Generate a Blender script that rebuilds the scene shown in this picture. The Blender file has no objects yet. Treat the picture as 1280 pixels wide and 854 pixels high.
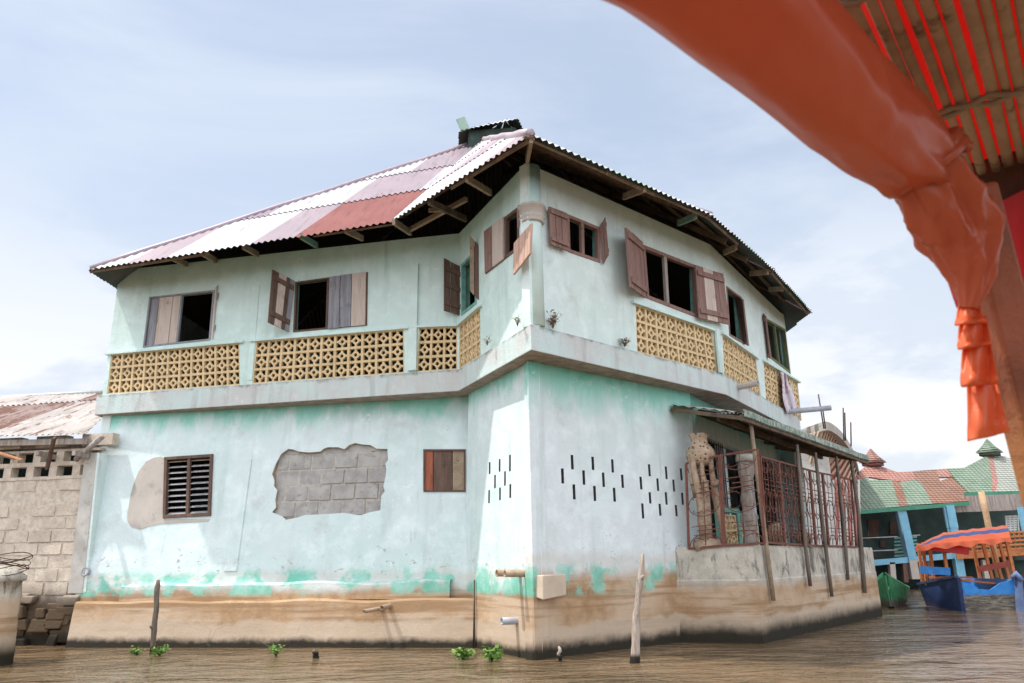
import bpy, bmesh, math, random
from mathutils import Vector, Matrix, noise as mn
from mathutils.geometry import delaunay_2d_cdt
R_ = math.radians
V = Vector
random.seed(11)
scene = bpy.context.scene
col = scene.collection
# ---------------------------------------------------------------- camera
FPX = 950.0; EYE = 1.15
pitch = math.atan((705-427)/FPX); roll = R_(1.0)
cp, sp = math.cos(pitch), math.sin(pitch)
_F = V((0, cp, sp)); _U0 = V((0, -sp, cp)); _R0 = V((1, 0, 0))
_R = _R0*math.cos(roll) - _U0*math.sin(roll)
_U = _R0*math.sin(roll) + _U0*math.cos(roll)
O = V((0, 0, EYE))
cam = bpy.data.cameras.new('camera'); camo = bpy.data.objects.new('camera', cam); col.objects.link(camo)
M3 = Matrix((_R, _U, -_F)).transposed()
camo.matrix_world = Matrix.Translation(O) @ M3.to_4x4()
cam.sensor_width = 36; cam.lens = FPX/1280*36; cam.clip_start = 0.02; cam.clip_end = 3000
cam.dof.use_dof = True; cam.dof.focus_distance = 12.5; cam.dof.aperture_fstop = 8.0
scene.camera = camo
# ---------------------------------------------------------------- world / sun
SUN_EL, SUN_AZ = 63.0, 83.0      # azimuth measured from -Y towards -X
sd = V((-math.sin(R_(SUN_AZ))*math.cos(R_(SUN_EL)), -math.cos(R_(SUN_AZ))*math.cos(R_(SUN_EL)), math.sin(R_(SUN_EL))))
SKY = 0.11; CLOUD = .755; EXPO = 0.78; SUN = 2.5
w = bpy.data.worlds.new('World'); scene.world = w; w.use_nodes = True
nt = w.node_tree; nt.nodes.clear()
def wn(t): return nt.nodes.new(t)
def wl(a, b): nt.links.new(a, b)
out = wn('ShaderNodeOutputWorld'); bg = wn('ShaderNodeBackground'); wl(bg.outputs[0], out.inputs[0])
sky = wn('ShaderNodeTexSky'); sky.sky_type = 'NISHITA'; sky.sun_disc = False
sky.sun_elevation = R_(SUN_EL); sky.sun_rotation = math.atan2(sd.x, sd.y); sky.air_density = 1.0; sky.dust_density = 1.5; sky.ozone_density = 1.5
bg.inputs[1].default_value = SKY
tc = wn('ShaderNodeTexCoord'); mp = wn('ShaderNodeMapping'); mp.inputs['Scale'].default_value = (1, 1, 2.6); mp.inputs['Location'].default_value = (3.1, 1.7, 0.4)
wl(tc.outputs['Generated'], mp.inputs[0])
def wnoise(sc, det, ro, di=0.0):
    n = wn('ShaderNodeTexNoise'); n.inputs['Scale'].default_value = sc; n.inputs['Detail'].default_value = det
    n.inputs['Roughness'].default_value = ro; n.inputs['Distortion'].default_value = di; wl(mp.outputs[0], n.inputs['Vector']); return n.outputs[0]
def wmr(v, a, b, c, d):
    m = wn('ShaderNodeMapRange'); m.interpolation_type = 'SMOOTHSTEP'; wl(v, m.inputs[0])
    for i, x in enumerate((a, b, c, d)): m.inputs[i+1].default_value = x
    return m.outputs[0]
def wmath(op, a, b):
    m = wn('ShaderNodeMath'); m.operation = op
    for i, x in enumerate((a, b)):
        if isinstance(x, (int, float)): m.inputs[i].default_value = x
        else: wl(x, m.inputs[i])
    m.use_clamp = True; return m.outputs[0]
def wmix(f, a, b):
    m = wn('ShaderNodeMix'); m.data_type = 'RGBA'
    if isinstance(f, (int, float)): m.inputs[0].default_value = f
    else: wl(f, m.inputs[0])
    for i, x in ((6, a), (7, b)):
        if isinstance(x, tuple): m.inputs[i].default_value = (*x, 1)
        else: wl(x, m.inputs[i])
    return m.outputs[2]
sepw = wn('ShaderNodeSeparateXYZ'); wl(tc.outputs['Generated'], sepw.inputs[0])
hi = wmr(sepw.outputs[2], 0.05, 0.50, 1, 0)                       # cloud bank low in the sky
veil = wmr(wnoise(1.5, 6, .6, .6), .32, .70, .55, .95)
puff = wmr(wnoise(3.1, 9, .58, .25), .46, .56, 0, 1)
bank = wmath('MULTIPLY', puff, hi)
k = 1/SKY
c1 = wmix(veil, sky.outputs[0], (.595*k*CLOUD, .665*k*CLOUD, .765*k*CLOUD))
c2 = wmix(wmath('MULTIPLY', hi, .75), c1, (.66*k*CLOUD, .69*k*CLOUD, .74*k*CLOUD))
c3 = wmix(wmath('MULTIPLY', bank, .85), c2, (.86*k*CLOUD, .865*k*CLOUD, .88*k*CLOUD))
vd = wn('ShaderNodeVectorMath'); vd.operation = 'DOT_PRODUCT'; wl(tc.outputs['Generated'], vd.inputs[0]); vd.inputs[1].default_value = tuple(sd)
aur = wmr(vd.outputs['Value'], .78, 1.0, 0, 1)                    # bright haze round the sun
bri = wmr(sepw.outputs[1], -.20, .12, 1, 0)                       # added brightness in the unseen sky behind the camera, lifts shaded walls
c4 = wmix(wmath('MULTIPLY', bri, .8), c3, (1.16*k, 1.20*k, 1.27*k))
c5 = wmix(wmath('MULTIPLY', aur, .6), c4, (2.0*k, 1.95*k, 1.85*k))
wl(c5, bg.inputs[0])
sl = bpy.data.lights.new('sun', 'SUN'); sl.energy = SUN; sl.angle = R_(0.9); sl.color = (1.0, .95, .87)
so = bpy.data.objects.new('sun', sl); col.objects.link(so); so.rotation_euler = (-sd).to_track_quat('-Z', 'Y').to_euler()
scene.view_settings.view_transform = 'Standard'; scene.view_settings.look = 'None'
scene.view_settings.gamma = 1; scene.view_settings.use_curve_mapping = False
scene.view_settings.exposure = EXPO
scene.render.engine = 'CYCLES'
# ---------------------------------------------------------------- measuring helpers
def ray(x, y): return _F + _R*((x-640)/FPX) + _U*((427-y)/FPX)
def atz(x, y, z):
    d = ray(x, y); return O + d*((z-EYE)/d.z)
def atY(x, y, Y):
    d = ray(x, y); return O + d*(Y/d.y)
class Plane:
    """a wall plane: origin, horizontal axis u, up axis v, outward normal n"""
    def __init__(s, p0, p1, top):
        s.o = V(p0); s.u = (V(p1)-V(p0)).normalized(); t = V(top)-s.o
        s.v = (t - s.u*t.dot(s.u)).normalized(); s.n = s.u.cross(s.v)
        if s.n.dot(O-s.o) < 0: s.n = -s.n
    def hit(s, x, y, off=0.0):
        d = ray(x, y); o = s.o + s.n*off
        return O + d*((o-O).dot(s.n)/d.dot(s.n))
    def uv(s, p): q = p-s.o; return (q.dot(s.u), q.dot(s.v))
    def w(s, u, v, off=0.0): return s.o + s.u*u + s.v*v + s.n*off
    def puv(s, x, y): return s.uv(s.hit(x, y))
# ---------------------------------------------------------------- materials
class G:
    def __init__(s, name, rough=.8, spec=.3):
        s.m = bpy.data.materials.new(name); s.m.use_nodes = True; s.nt = s.m.node_tree
        s.b = s.nt.nodes['Principled BSDF']; s.b.inputs['Roughness'].default_value = rough
        s.b.inputs['Specular IOR Level'].default_value = spec
        s.g = s.nt.nodes.new('ShaderNodeNewGeometry'); s.p = s.g.outputs['Position']
        s.t = s.nt.nodes.new('ShaderNodeTexCoord'); s.obj = s.t.outputs['Object']
        sx = s.nt.nodes.new('ShaderNodeSeparateXYZ'); s.l(s.p, sx.inputs[0]); s.x, s.y, s.z = sx.outputs
    def l(s, a, b): s.nt.links.new(a, b)
    def put(s, sock, x):
        if isinstance(x, (int, float)): sock.default_value = x
        elif isinstance(x, tuple): sock.default_value = (*x, 1) if len(x) == 3 and sock.type == 'RGBA' else x
        else: s.l(x, sock)
    def sc(s, vec, xyz, rot=(0, 0, 0)):
        m = s.nt.nodes.new('ShaderNodeMapping'); m.inputs['Scale'].default_value = xyz; m.inputs['Rotation'].default_value = rot
        s.l(vec, m.inputs[0]); return m.outputs[0]
    def noise(s, sc, det=4, ro=.55, di=0, vec=None):
        n = s.nt.nodes.new('ShaderNodeTexNoise'); n.inputs['Scale'].default_value = sc; n.inputs['Detail'].default_value = det
        n.inputs['Roughness'].default_value = ro; n.inputs['Distortion'].default_value = di; s.l(vec or s.p, n.inputs['Vector']); return n.outputs[0]
    def math(s, op, a, b=0.0, cl=False):
        m = s.nt.nodes.new('ShaderNodeMath'); m.operation = op; m.use_clamp = cl; s.put(m.inputs[0], a); s.put(m.inputs[1], b); return m.outputs[0]
    def mr(s, v, a, b, c=0.0, d=1.0):
        m = s.nt.nodes.new('ShaderNodeMapRange'); m.interpolation_type = 'SMOOTHSTEP'; s.put(m.inputs[0], v)
        for i, x in enumerate((a, b, c, d)): m.inputs[i+1].default_value = x
        return m.outputs[0]
    def mix(s, f, a, b):
        m = s.nt.nodes.new('ShaderNodeMix'); m.data_type = 'RGBA'; s.put(m.inputs[0], f); s.put(m.inputs[6], a); s.put(m.inputs[7], b); return m.outputs[2]
    def color(s, c): s.put(s.b.inputs['Base Color'], c)
    def rough(s, c): s.put(s.b.inputs['Roughness'], c)
    def bump(s, h, st=.3, di=.02):
        n = s.nt.nodes.new('ShaderNodeBump'); n.inputs['Strength'].default_value = st; n.inputs['Distance'].default_value = di
        s.l(h, n.inputs['Height']); s.l(n.outputs[0], s.b.inputs['Normal']); return s
MT = {}
def waterline(g, c, hi=.20):
    """tide mud and black algae that real walls carry near the water"""
    n = g.noise(2.2, 6, .6); n2 = g.noise(9, 4, .6)
    zz = g.math('ADD', g.z, g.math('MULTIPLY', g.math('SUBTRACT', n, .5), -.15)); zz = g.math('ADD', zz, g.math('MULTIPLY', g.math('SUBTRACT', n2, .5), .07))
    c = g.mix(g.mr(zz, hi*.45, hi*1.45, 1, 0), c, (.028, .024, .017))
    return c
def mud(g, c, edge=.98, soft=.12, amp=.34):
    n = g.noise(1.7, 6, .6); n2 = g.noise(7, 5, .65)
    zz = g.math('ADD', g.z, g.math('MULTIPLY', g.math('SUBTRACT', n, .5), amp))
    tan = g.mix(g.mr(n2, .3, .72), (.45, .30, .18), (.32, .205, .115))
    tan = g.mix(g.mr(g.noise(1.1, 3), .42, .62), tan, (.50, .375, .27))
    band = g.noise(1.0, 5, .6, 0, g.sc(g.p, (.35, .35, 7.5)))
    tan = g.mix(g.mr(band, .46, .62, 0, .9), tan, (.30, .185, .10))
    f = g.mr(zz, .42, .34, 0, 1); tan = g.mix(g.math('MULTIPLY', f, .7), tan, (.50, .41, .32))
    crk = g.nt.nodes.new('ShaderNodeTexVoronoi'); crk.feature = 'DISTANCE_TO_EDGE'; crk.inputs['Scale'].default_value = 1.6; g.l(g.sc(g.p, (1, 1, 1.8)), crk.inputs['Vector'])
    cr = g.math('MULTIPLY', g.mr(crk.outputs[0], 0, .02, 1, 0), g.mr(n, .5, .62))
    tan = g.mix(g.math('MULTIPLY', cr, .22), tan, (.14, .09, .05))
    return g.mix(g.mr(zz, edge-soft, edge+soft, 1, 0), c, tan), zz
def house_paint(name, pale, pale2, teal_top=None, low=True, edge=.98, chip=True, amp=.34, wl_=.12):
    g = G(name, .82, .2)
    n1 = g.noise(.55, 4, .6); n2 = g.noise(3.2, 6, .62); st = g.noise(1.0, 5, .6, .2, g.sc(g.p, (3.4, 3.4, .28)))
    c = g.mix(g.mr(n1, .35, .65), pale, pale2)
    c = g.mix(g.mr(n2, .42, .72, 0, .55), c, tuple(min(1, x*1.2+.03) for x in pale))
    c = g.mix(g.mr(st, .52, .74, 0, .5), c, tuple(x*.74 for x in pale2))
    c = g.mix(g.mr(g.noise(1.3, 6, .7), .56, .72, 0, .45), c, (.45, .47, .47))
    c = g.mix(g.mr(g.noise(.8, 4, .6, 1.2), .56, .66, 0, .4), c, tuple(min(1, x*1.12+.04) for x in pale2))
    if teal_top:
        z0, z1, amt = teal_top
        zt = g.math('ADD', g.z, g.math('MULTIPLY', g.math('SUBTRACT', g.noise(1.6, 6, .65, .3, g.sc(g.p, (1.6, 1.6, .6))), .5), 1.15))
        c = g.mix(g.mr(zt, z0, z1, 0, amt), c, (.20, .58, .48))
        zt2 = g.math('ADD', g.z, g.math('MULTIPLY', g.math('SUBTRACT', g.noise(2.9, 6, .7, .5), .5), 1.1))
        c = g.mix(g.mr(zt2, z1-.10, z1+.30, 0, amt*.9), c, (.09, .46, .35))
    drip = g.math('MULTIPLY', g.mr(g.noise(1, 4, .6, 0, g.sc(g.p, (7, 7, .22))), .62, .68), g.mr(g.noise(.9, 3, .6, 0, g.sc(g.p, (1, 1, .8))), .50, .60))
    c = g.mix(g.math('MULTIPLY', drip, .35), c, (.30, .36, .35))
    flake = g.math('MULTIPLY', g.mr(g.noise(4.5, 8, .78, .4), .585, .60), g.mr(g.noise(.7, 3), .48, .60))
    c = g.mix(g.math('MULTIPLY', flake, .45), c, tuple(min(1, x*1.18+.05) for x in pale))
    if low:
        sc_ = g.math('MULTIPLY', g.math('MULTIPLY', g.mr(g.noise(6, 7, .8, .6, g.sc(g.p, (1, 1, 1.6))), .60, .63), g.mr(g.z, .95, 1.05)), g.mr(g.z, 1.25, 1.75, 1, 0))
        c = g.mix(g.math('MULTIPLY', sc_, .8), c, (.27, .25, .22))
        patch = g.math('MULTIPLY', g.mr(g.noise(1.9, 5, .62, .2), .47, .56), g.math('MULTIPLY', g.mr(g.z, .70, .80), g.mr(g.z, 1.02, 1.20, 1, 0)))
        c, zz = mud(g, c, edge, amp=amp)
        c = g.mix(g.mr(g.math('ABSOLUTE', g.math('SUBTRACT', zz, edge+.16)), .0, .16, .5, 0), c, (.55, .50, .44))
        c = g.mix(g.math('MULTIPLY', patch, .8), c, g.mix(g.mr(n2, .35, .65), (.10, .48, .37), (.30, .60, .52)))
        c = waterline(g, c, wl_)
    if chip:
        sp_ = g.mr(g.noise(15, 5, .75), .665, .70); rg = g.mr(g.noise(1.4, 3), .52, .62)
        c = g.mix(g.math('MULTIPLY', g.math('MULTIPLY', sp_, rg), .8), c, (.20, .19, .17))
        fs = g.mr(g.noise(55, 3, .7), .68, .75); c = g.mix(g.math('MULTIPLY', fs, .3), c, (.25, .26, .25))
    g.color(c)
    h = g.math('ADD', g.math('MULTIPLY', n2, .8), g.math('MULTIPLY', g.noise(38, 5, .7), .2)); g.bump(h, .5, .045)
    return g.m
MT['lower'] = house_paint('faded_turquoise_wall_paint', (.62, .71, .73), (.56, .69, .69), (3.42, 3.86, .85), edge=.84)
MT['lower_right'] = house_paint('faded_grey_blue_wall_paint', (.64, .70, .725), (.60, .69, .70), (3.05, 3.8, .88), edge=1.02, wl_=.17)
MT['upper'] = house_paint('faded_upper_wall_paint', (.635, .73, .73), (.60, .72, .69), (6.2, 7.0, .35), low=False)
MT['upper_face'] = house_paint('fresher_upper_wall_paint', (.60, .74, .72), (.55, .715, .68), (5.8, 6.9, .4), low=False)
def slab_mat():
    g = G('weathered_slab_concrete', .88, .2)
    n1 = g.noise(1.4, 6, .65); st = g.noise(1, 6, .65, .2, g.sc(g.p, (4.5, 4.5, .5)))
    c = g.mix(g.mr(n1, .38, .62), (.54, .55, .55), (.54, .65, .64))
    c = g.mix(g.mr(st, .5, .72, 0, .7), c, (.36, .36, .355))
    c = g.mix(g.mr(g.noise(7, 6, .7), .57, .68, 0, .8), c, (.64, .66, .66))
    zt = g.math('ADD', g.z, g.math('MULTIPLY', g.math('SUBTRACT', g.noise(5, 6, .7), .5), .30))
    c = g.mix(g.mr(zt, 4.14, 4.24, 0, .75), c, (.10, .095, .08))
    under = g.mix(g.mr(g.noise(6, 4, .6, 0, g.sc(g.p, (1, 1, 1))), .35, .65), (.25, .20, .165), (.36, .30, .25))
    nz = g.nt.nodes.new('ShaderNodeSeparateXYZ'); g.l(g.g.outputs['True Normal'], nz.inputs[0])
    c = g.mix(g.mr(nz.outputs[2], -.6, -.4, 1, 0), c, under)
    g.color(c); g.bump(g.noise(22, 6, .7), .5, .02); return g.m
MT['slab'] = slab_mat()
def plinth_mat():
    g = G('stained_veranda_concrete', .9, .2)
    n1 = g.noise(2.5, 7, .68); st = g.noise(1, 8, .74, .5, g.sc(g.p, (3.2, 3.2, 1.5)))
    c = g.mix(g.mr(n1, .35, .65), (.56, .52, .45), (.40, .37, .32))
    f = g.math('MULTIPLY', g.mr(st, .50, .62), g.mr(g.z, .72, 1.0)); c = g.mix(g.math('MULTIPLY', f, .85), c, (.10, .09, .08))
    c, zz = mud(g, c, .80, .10); c = waterline(g, c, .24)
    g.color(c); g.bump(g.math('ADD', n1, g.math('MULTIPLY', g.noise(30, 5, .7), .3)), .6, .04); return g.m
MT['plinth'] = plinth_mat()
def plain(name, c1, c2, sc=6, rough=.8, bump=.3, stretch=(1, 1, 1), dirt=None, spec=.3, metal=0):
    g = G(name, rough, spec); n = g.noise(sc, 6, .65, 0, g.sc(g.p, stretch))
    c = g.mix(g.mr(n, .33, .67), c1, c2)
    if dirt: c = g.mix(g.mr(g.noise(sc*2.3, 6, .7), .54, .68, 0, .85), c, dirt)
    g.color(c); g.b.inputs['Metallic'].default_value = metal
    if bump: g.bump(n, bump, .01)
    return g.m
def wood(name, c1, c2, dark=(.08, .06, .05), sc=14, axis='z', rough=.85):
    g = G(name, rough, .2); s_ = {'z': (sc, sc, 1.2), 'x': (1.2, sc, sc), 'a': (sc*.3, sc*.3, sc*.3)}[axis]
    n = g.noise(1, 6, .7, .4, g.sc(g.p, s_)); c = g.mix(g.mr(n, .35, .65), c1, c2)
    c = g.mix(g.mr(g.noise(1, 7, .75, .2, g.sc(g.p, tuple(x*2.2 for x in s_))), .56, .68, 0, .8), c, dark)
    c = g.mix(g.mr(g.noise(5, 4, .7), .58, .72, 0, .6), c, tuple(x*.45 for x in c2))
    g.color(c); g.bump(n, .5, .008); return g.m
MT['w_grey'] = wood('weathered_grey_boards', (.30, .31, .34), (.21, .21, .235))
MT['w_pale'] = wood('pale_bare_boards', (.58, .50, .45), (.47, .39, .345), (.25, .18, .14))
MT['w_brown'] = wood('dark_brown_boards', (.155, .10, .08), (.10, .065, .05))
MT['w_mauve'] = wood('faded_maroon_paint_boards', (.285, .18, .155), (.21, .125, .11), (.08, .045, .04))
MT['w_tan'] = wood('raw_tan_timber', (.36, .28, .20), (.25, .19, .135), (.09, .06, .04), axis='a')
MT['w_dark'] = wood('sooty_roof_timber', (.17, .125, .09), (.085, .062, .047), axis='a')
MT['w_fascia'] = wood('grimy_eave_batten', (.22, .165, .12), (.13, .095, .07), (.05, .04, .03), axis='a')
MT['w_green'] = wood('old_green_painted_timber', (.15, .30, .25), (.22, .30, .24), (.1, .09, .07), axis='a')
MT['w_olive'] = wood('olive_painted_timber', (.19, .21, .11), (.13, .15, .08), (.06, .06, .04))
MT['w_orange'] = wood('patched_orange_red_board', (.36, .12, .07), (.26, .085, .055))
MT['w_peach'] = wood('sun_bleached_pink_boards', (.58, .40, .32), (.47, .31, .25), (.25, .15, .11))
MT['w_drift'] = wood('bleached_driftwood', (.40, .35, .32), (.24, .20, .18), (.10, .08, .07))
MT['w_pole'] = wood('grey_brown_pole_wood', (.20, .165, .135), (.12, .095, .08), (.05, .04, .03))
MT['teal_jamb'] = plain('turquoise_jamb_paint', (.20, .42, .37), (.12, .30, .26), 8)
MT['slot'] = plain('shaded_slot_concrete', (.10, .11, .10), (.06, .065, .06), 8)  # slit reveals coloured dark to stand for the shade inside them
MT['cream'] = plain('cream_breeze_block', (.72, .55, .33), (.62, .47, .27), 5, .85, .2, dirt=(.36, .27, .17))
MT['dark'] = plain('dark_interior_shade', (.05, .08, .07), (.03, .045, .04), 3)  # near-black colour stands for shade inside rooms and hollows
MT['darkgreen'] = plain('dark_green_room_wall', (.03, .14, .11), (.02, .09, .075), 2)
MT['grey_block'] = plain('grey_concrete_blocks', (.42, .41, .39), (.30, .29, .285), 4, .92, .5, dirt=(.22, .21, .20))
MT['mortar'] = plain('pale_mortar', (.50, .47, .42), (.36, .33, .29), 14, .95, .6)
MT['render_edge'] = plain('broken_render_edge', (.50, .42, .33), (.28, .23, .18), 11, .95, .8)
def brick_mat():
    g = G('old_mud_coloured_blocks', .93, .15); n = g.noise(4, 6, .65)
    c = g.mix(g.mr(n, .33, .67), (.66, .58, .49), (.50, .43, .36)); c = g.mix(g.mr(g.noise(11, 6, .7), .52, .66, 0, .5), c, (.34, .29, .24))
    zz = g.math('ADD', g.z, g.math('MULTIPLY', g.math('SUBTRACT', g.noise(2, 5), .5), .6)); c = g.mix(g.mr(zz, .55, 1.05, 1, 0), c, (.10, .07, .045))
    c = waterline(g, c); g.color(c); g.bump(g.noise(25, 5, .7), .7, .02); return g.m
MT['brick'] = brick_mat()
def mortar_mat():
    g = G('pale_sandy_mortar', .95, .15); n = g.noise(12, 6, .65); c = g.mix(g.mr(n, .33, .67), (.64, .57, .49), (.46, .40, .34))
    c = g.mix(g.mr(g.math('ADD', g.z, g.math('MULTIPLY', g.noise(2, 5), .4)), .75, 1.2, 1, 0), c, (.10, .07, .045)); g.color(waterline(g, c)); g.bump(n, .6, .01); return g.m
MT['brick_mortar'] = mortar_mat()
MT['plaster'] = plain('grey_repair_plaster', (.50, .455, .41), (.42, .385, .355), 2.2, .9, .15, dirt=(.33, .31, .29))
MT['iron'] = plain('rusty_red_iron', (.20, .072, .05), (.12, .05, .038), 18, .75, .3, dirt=(.09, .05, .04))
MT['iron_dark'] = plain('dark_rusted_iron', (.10, .055, .04), (.055, .04, .035), 18, .8)
MT['pvc'] = plain('grey_plastic_pipe', (.40, .42, .47), (.32, .33, .37), 7, .45, .0)
MT['clay'] = plain('dry_clay_and_wood', (.45, .34, .25), (.28, .20, .145), 9, .95, .8, dirt=(.15, .10, .07))
def clay_mat():
    g = G('pitted_dry_clay', .95, .1); n = g.noise(8, 6, .65); c = g.mix(g.mr(n, .33, .67), (.50, .38, .28), (.34, .25, .18))
    v = g.nt.nodes.new('ShaderNodeTexVoronoi'); v.inputs['Scale'].default_value = 15; g.l(g.p, v.inputs['Vector'])
    c = g.mix(g.mr(v.outputs[0], .22, .32, 1, 0), c, (.09, .05, .035)); g.color(c); g.bump(v.outputs[0], .6, .02); return g.m
MT['clay_pit'] = clay_mat()
MT['louvre'] = plain('grimy_louvre_metal', (.42, .41, .42), (.24, .22, .22), 20, .6)
def tin(name, c1, c2, rust=(.22, .08, .05), ra=.0, rough=.45, metal=0.15, along=(1, 1, 1)):
    g = G(name, rough, .4); n = g.noise(.9, 5, .65); c = g.mix(g.mr(n, .35, .65), c1, c2)
    c = g.mix(g.mr(g.noise(3.0, 7, .72, .3, g.sc(g.p, along)), .62-ra, .70-ra, 0, .9), c, rust)
    c = g.mix(g.mr(g.noise(6, 6, .75), .56, .70, 0, .35), c, tuple(x*.45 for x in c2))
    c = g.mix(g.mr(g.noise(1, 6, .7, .2, g.sc(g.p, (9, .7, .7))), .50, .68, 0, .45), c, tuple(x*.5 for x in c2)); c = g.mix(g.mr(g.noise(1, 7, .75, .3, g.sc(g.p, (5, .5, .5))), .60, .70, 0, .55), c, rust)
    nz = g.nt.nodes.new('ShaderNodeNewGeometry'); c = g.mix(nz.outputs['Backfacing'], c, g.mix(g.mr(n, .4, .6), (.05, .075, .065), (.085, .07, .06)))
    g.color(c); g.b.inputs['Metallic'].default_value = metal; return g.m
MT['tin_white'] = tin('bleached_tin_sheet', (.58, .57, .58), (.50, .49, .51), ra=-.10)
MT['tin_pink'] = tin('pale_pink_tin_sheet', (.42, .34, .37), (.37, .30, .33), ra=-.06)
MT['tin_mauve'] = tin('faded_mauve_tin_sheet', (.36, .30, .34), (.31, .25, .30), ra=-.06)
MT['tin_red'] = tin('salmon_red_tin_sheet', (.33, .125, .105), (.28, .10, .085), ra=-.1)
MT['tin_grey'] = tin('dull_grey_tin_sheet', (.42, .44, .44), (.34, .36, .35), ra=-.04)
MT['tin_green'] = tin('dull_green_tin_sheet', (.30, .42, .36), (.22, .33, .28), ra=-.04)
MT['tin_rust'] = tin('streaky_rusty_tin', (.58, .53, .51), (.46, .41, .39), (.20, .10, .07), ra=.085, rough=.7, along=(2.6, .4, .4))
MT['tin_rust2'] = tin('heavily_rusted_tin', (.37, .29, .27), (.31, .22, .20), (.18, .085, .055), ra=.14, rough=.75, along=(2.6, .4, .4))
def canopy_trim():
    g = G('peeling_green_white_trim', .7); n = g.noise(6, 6, .7, 0, g.sc(g.p, (1, 1, .6)))
    g.color(g.mix(g.mr(g.noise(16, 6, .7, 0, g.sc(g.p, (1, 1, .5))), .44, .58), (.15, .22, .18), (.38, .40, .37))); return g.m
MT['trim'] = canopy_trim()
# ---------------------------------------------------------------- mesh helpers
class MB:
    def __init__(s): s.v = []; s.f = []; s.mi = []; s.sm = []
    def add(s, vs, fs, mi=0, sm=False):
        b = len(s.v); s.v += [V(p) for p in vs]
        for f in fs: s.f.append(tuple(b+i for i in f)); s.mi.append(mi); s.sm.append(sm)
    def hexa(s, lo, hi, mi=0):
        """lo, hi: four corners each"""
        s.add(list(lo)+list(hi), [(3, 2, 1, 0), (4, 5, 6, 7), (0, 1, 5, 4), (1, 2, 6, 5), (2, 3, 7, 6), (3, 0, 4, 7)], mi)
    def slab4(s, q, n, t, mi=0):
        q = [V(p) for p in q]; n = V(n)*t; s.hexa([p-n*.0 for p in q], [p+n for p in q], mi)
    def obox(s, c, ax, ay, az, mi=0):
        c, ax, ay, az = V(c), V(ax), V(ay), V(az)
        lo = [c-ax-ay-az, c+ax-ay-az, c+ax+ay-az, c-ax+ay-az]; s.hexa(lo, [p+az*2 for p in lo], mi)
    def bar(s, p, q, w, h, up=(0, 0, 1), mi=0):
        p, q = V(p), V(q); d = (q-p); L = d.length
        if L < 1e-6: return
        d /= L; up = V(up); sd_ = d.cross(up)
        if sd_.length < 1e-4: sd_ = d.cross(V((1, 0, 0)))
        sd_.normalize(); u = sd_.cross(d).normalized()
        s.obox((p+q)/2, d*L/2, sd_*w/2, u*h/2, mi)
    def tube(s, pts, rad, n=8, mi=0, cap=True, sm=True, wob=None):
        pts = [V(p) for p in pts]; m = len(pts)
        if not hasattr(rad, '__len__'): rad = [rad]*m
        ref = None; vs = []
        for i, p in enumerate(pts):
            t = (pts[min(i+1, m-1)]-pts[max(i-1, 0)]).normalized()
            if ref is None:
                ref = t.cross(V((0, 0, 1)));
                if ref.length < .2: ref = t.cross(V((1, 0, 0)))
            ref = (ref - t*ref.dot(t)).normalized(); b = t.cross(ref)
            for j in range(n):
                a = 2*math.pi*j/n; r = rad[i]*(wob(i, j, a) if wob else 1)
                vs.append(p + ref*math.cos(a)*r + b*math.sin(a)*r)
        fs = [(i*n+j, i*n+(j+1) % n, (i+1)*n+(j+1) % n, (i+1)*n+j) for i in range(m-1) for j in range(n)]
        if cap: fs += [tuple(range(n-1, -1, -1)), tuple((m-1)*n+j for j in range(n))]
        s.add(vs, fs, mi, sm)
    def prism(s, poly, n, t, mi=0):
        poly = [V(p) for p in poly]; k = len(poly); n = V(n)*t
        s.add(poly+[p+n for p in poly], [tuple(range(k-1, -1, -1)), tuple(range(k, 2*k))]+[(i, (i+1) % k, k+(i+1) % k, k+i) for i in range(k)], mi)
    def lathe(s, c, prof, n=20, mi=0, ax=(0, 0, 1), wob=None):
        c = V(c); vs = []
        for i, (r, z) in enumerate(prof):
            for j in range(n):
                a = 2*math.pi*j/n; rr = r*(wob(a, z) if wob else 1); vs.append(c+V((math.cos(a)*rr, math.sin(a)*rr, z)))
        m = len(prof); s.add(vs, [(i*n+j, i*n+(j+1) % n, (i+1)*n+(j+1) % n, (i+1)*n+j) for i in range(m-1) for j in range(n)]+[tuple(range(n-1, -1, -1)), tuple((m-1)*n+j for j in range(n))], mi, True)
    def build(s, name, mats, parent=None, bevel=0, smooth=None, label=None, weld=False):
        if not isinstance(mats, (list, tuple)): mats = [mats]
        me = bpy.data.meshes.new(name); off = V((0, 0, 0))
        if parent is not None: off = world_of(parent)
        me.from_pydata([tuple(v-off) for v in s.v], [], s.f)
        for m in mats: me.materials.append(MT[m] if isinstance(m, str) else m)
        me.polygons.foreach_set('material_index', s.mi); me.polygons.foreach_set('use_smooth', s.sm)
        me.update(); bm = bmesh.new(); bm.from_mesh(me)
        if weld: bmesh.ops.remove_doubles(bm, verts=bm.verts, dist=1e-5)
        if not getattr(s, 'open', False): bmesh.ops.recalc_face_normals(bm, faces=bm.faces)
        bm.to_mesh(me); bm.free()
        o = bpy.data.objects.new(name, me); col.objects.link(o)
        if parent is not None: o.parent = parent
        if bevel:
            b = o.modifiers.new('bevel', 'BEVEL'); b.width = bevel; b.segments = 2; b.limit_method = 'ANGLE'
        if label: o['label'] = label
        return o
def world_of(o):
    p = V((0, 0, 0))
    while o is not None: p += o.location; o = o.parent
    return p
def tag(o, label, cat, group=None):
    o['label'] = label; o['category'] = cat
    if group: o['group'] = group
    return o
def thing(name, loc, label, cat, group=None):
    o = bpy.data.objects.new(name, None); o.empty_display_size = .2; col.objects.link(o); o.location = loc
    return tag(o, label, cat, group)
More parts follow.
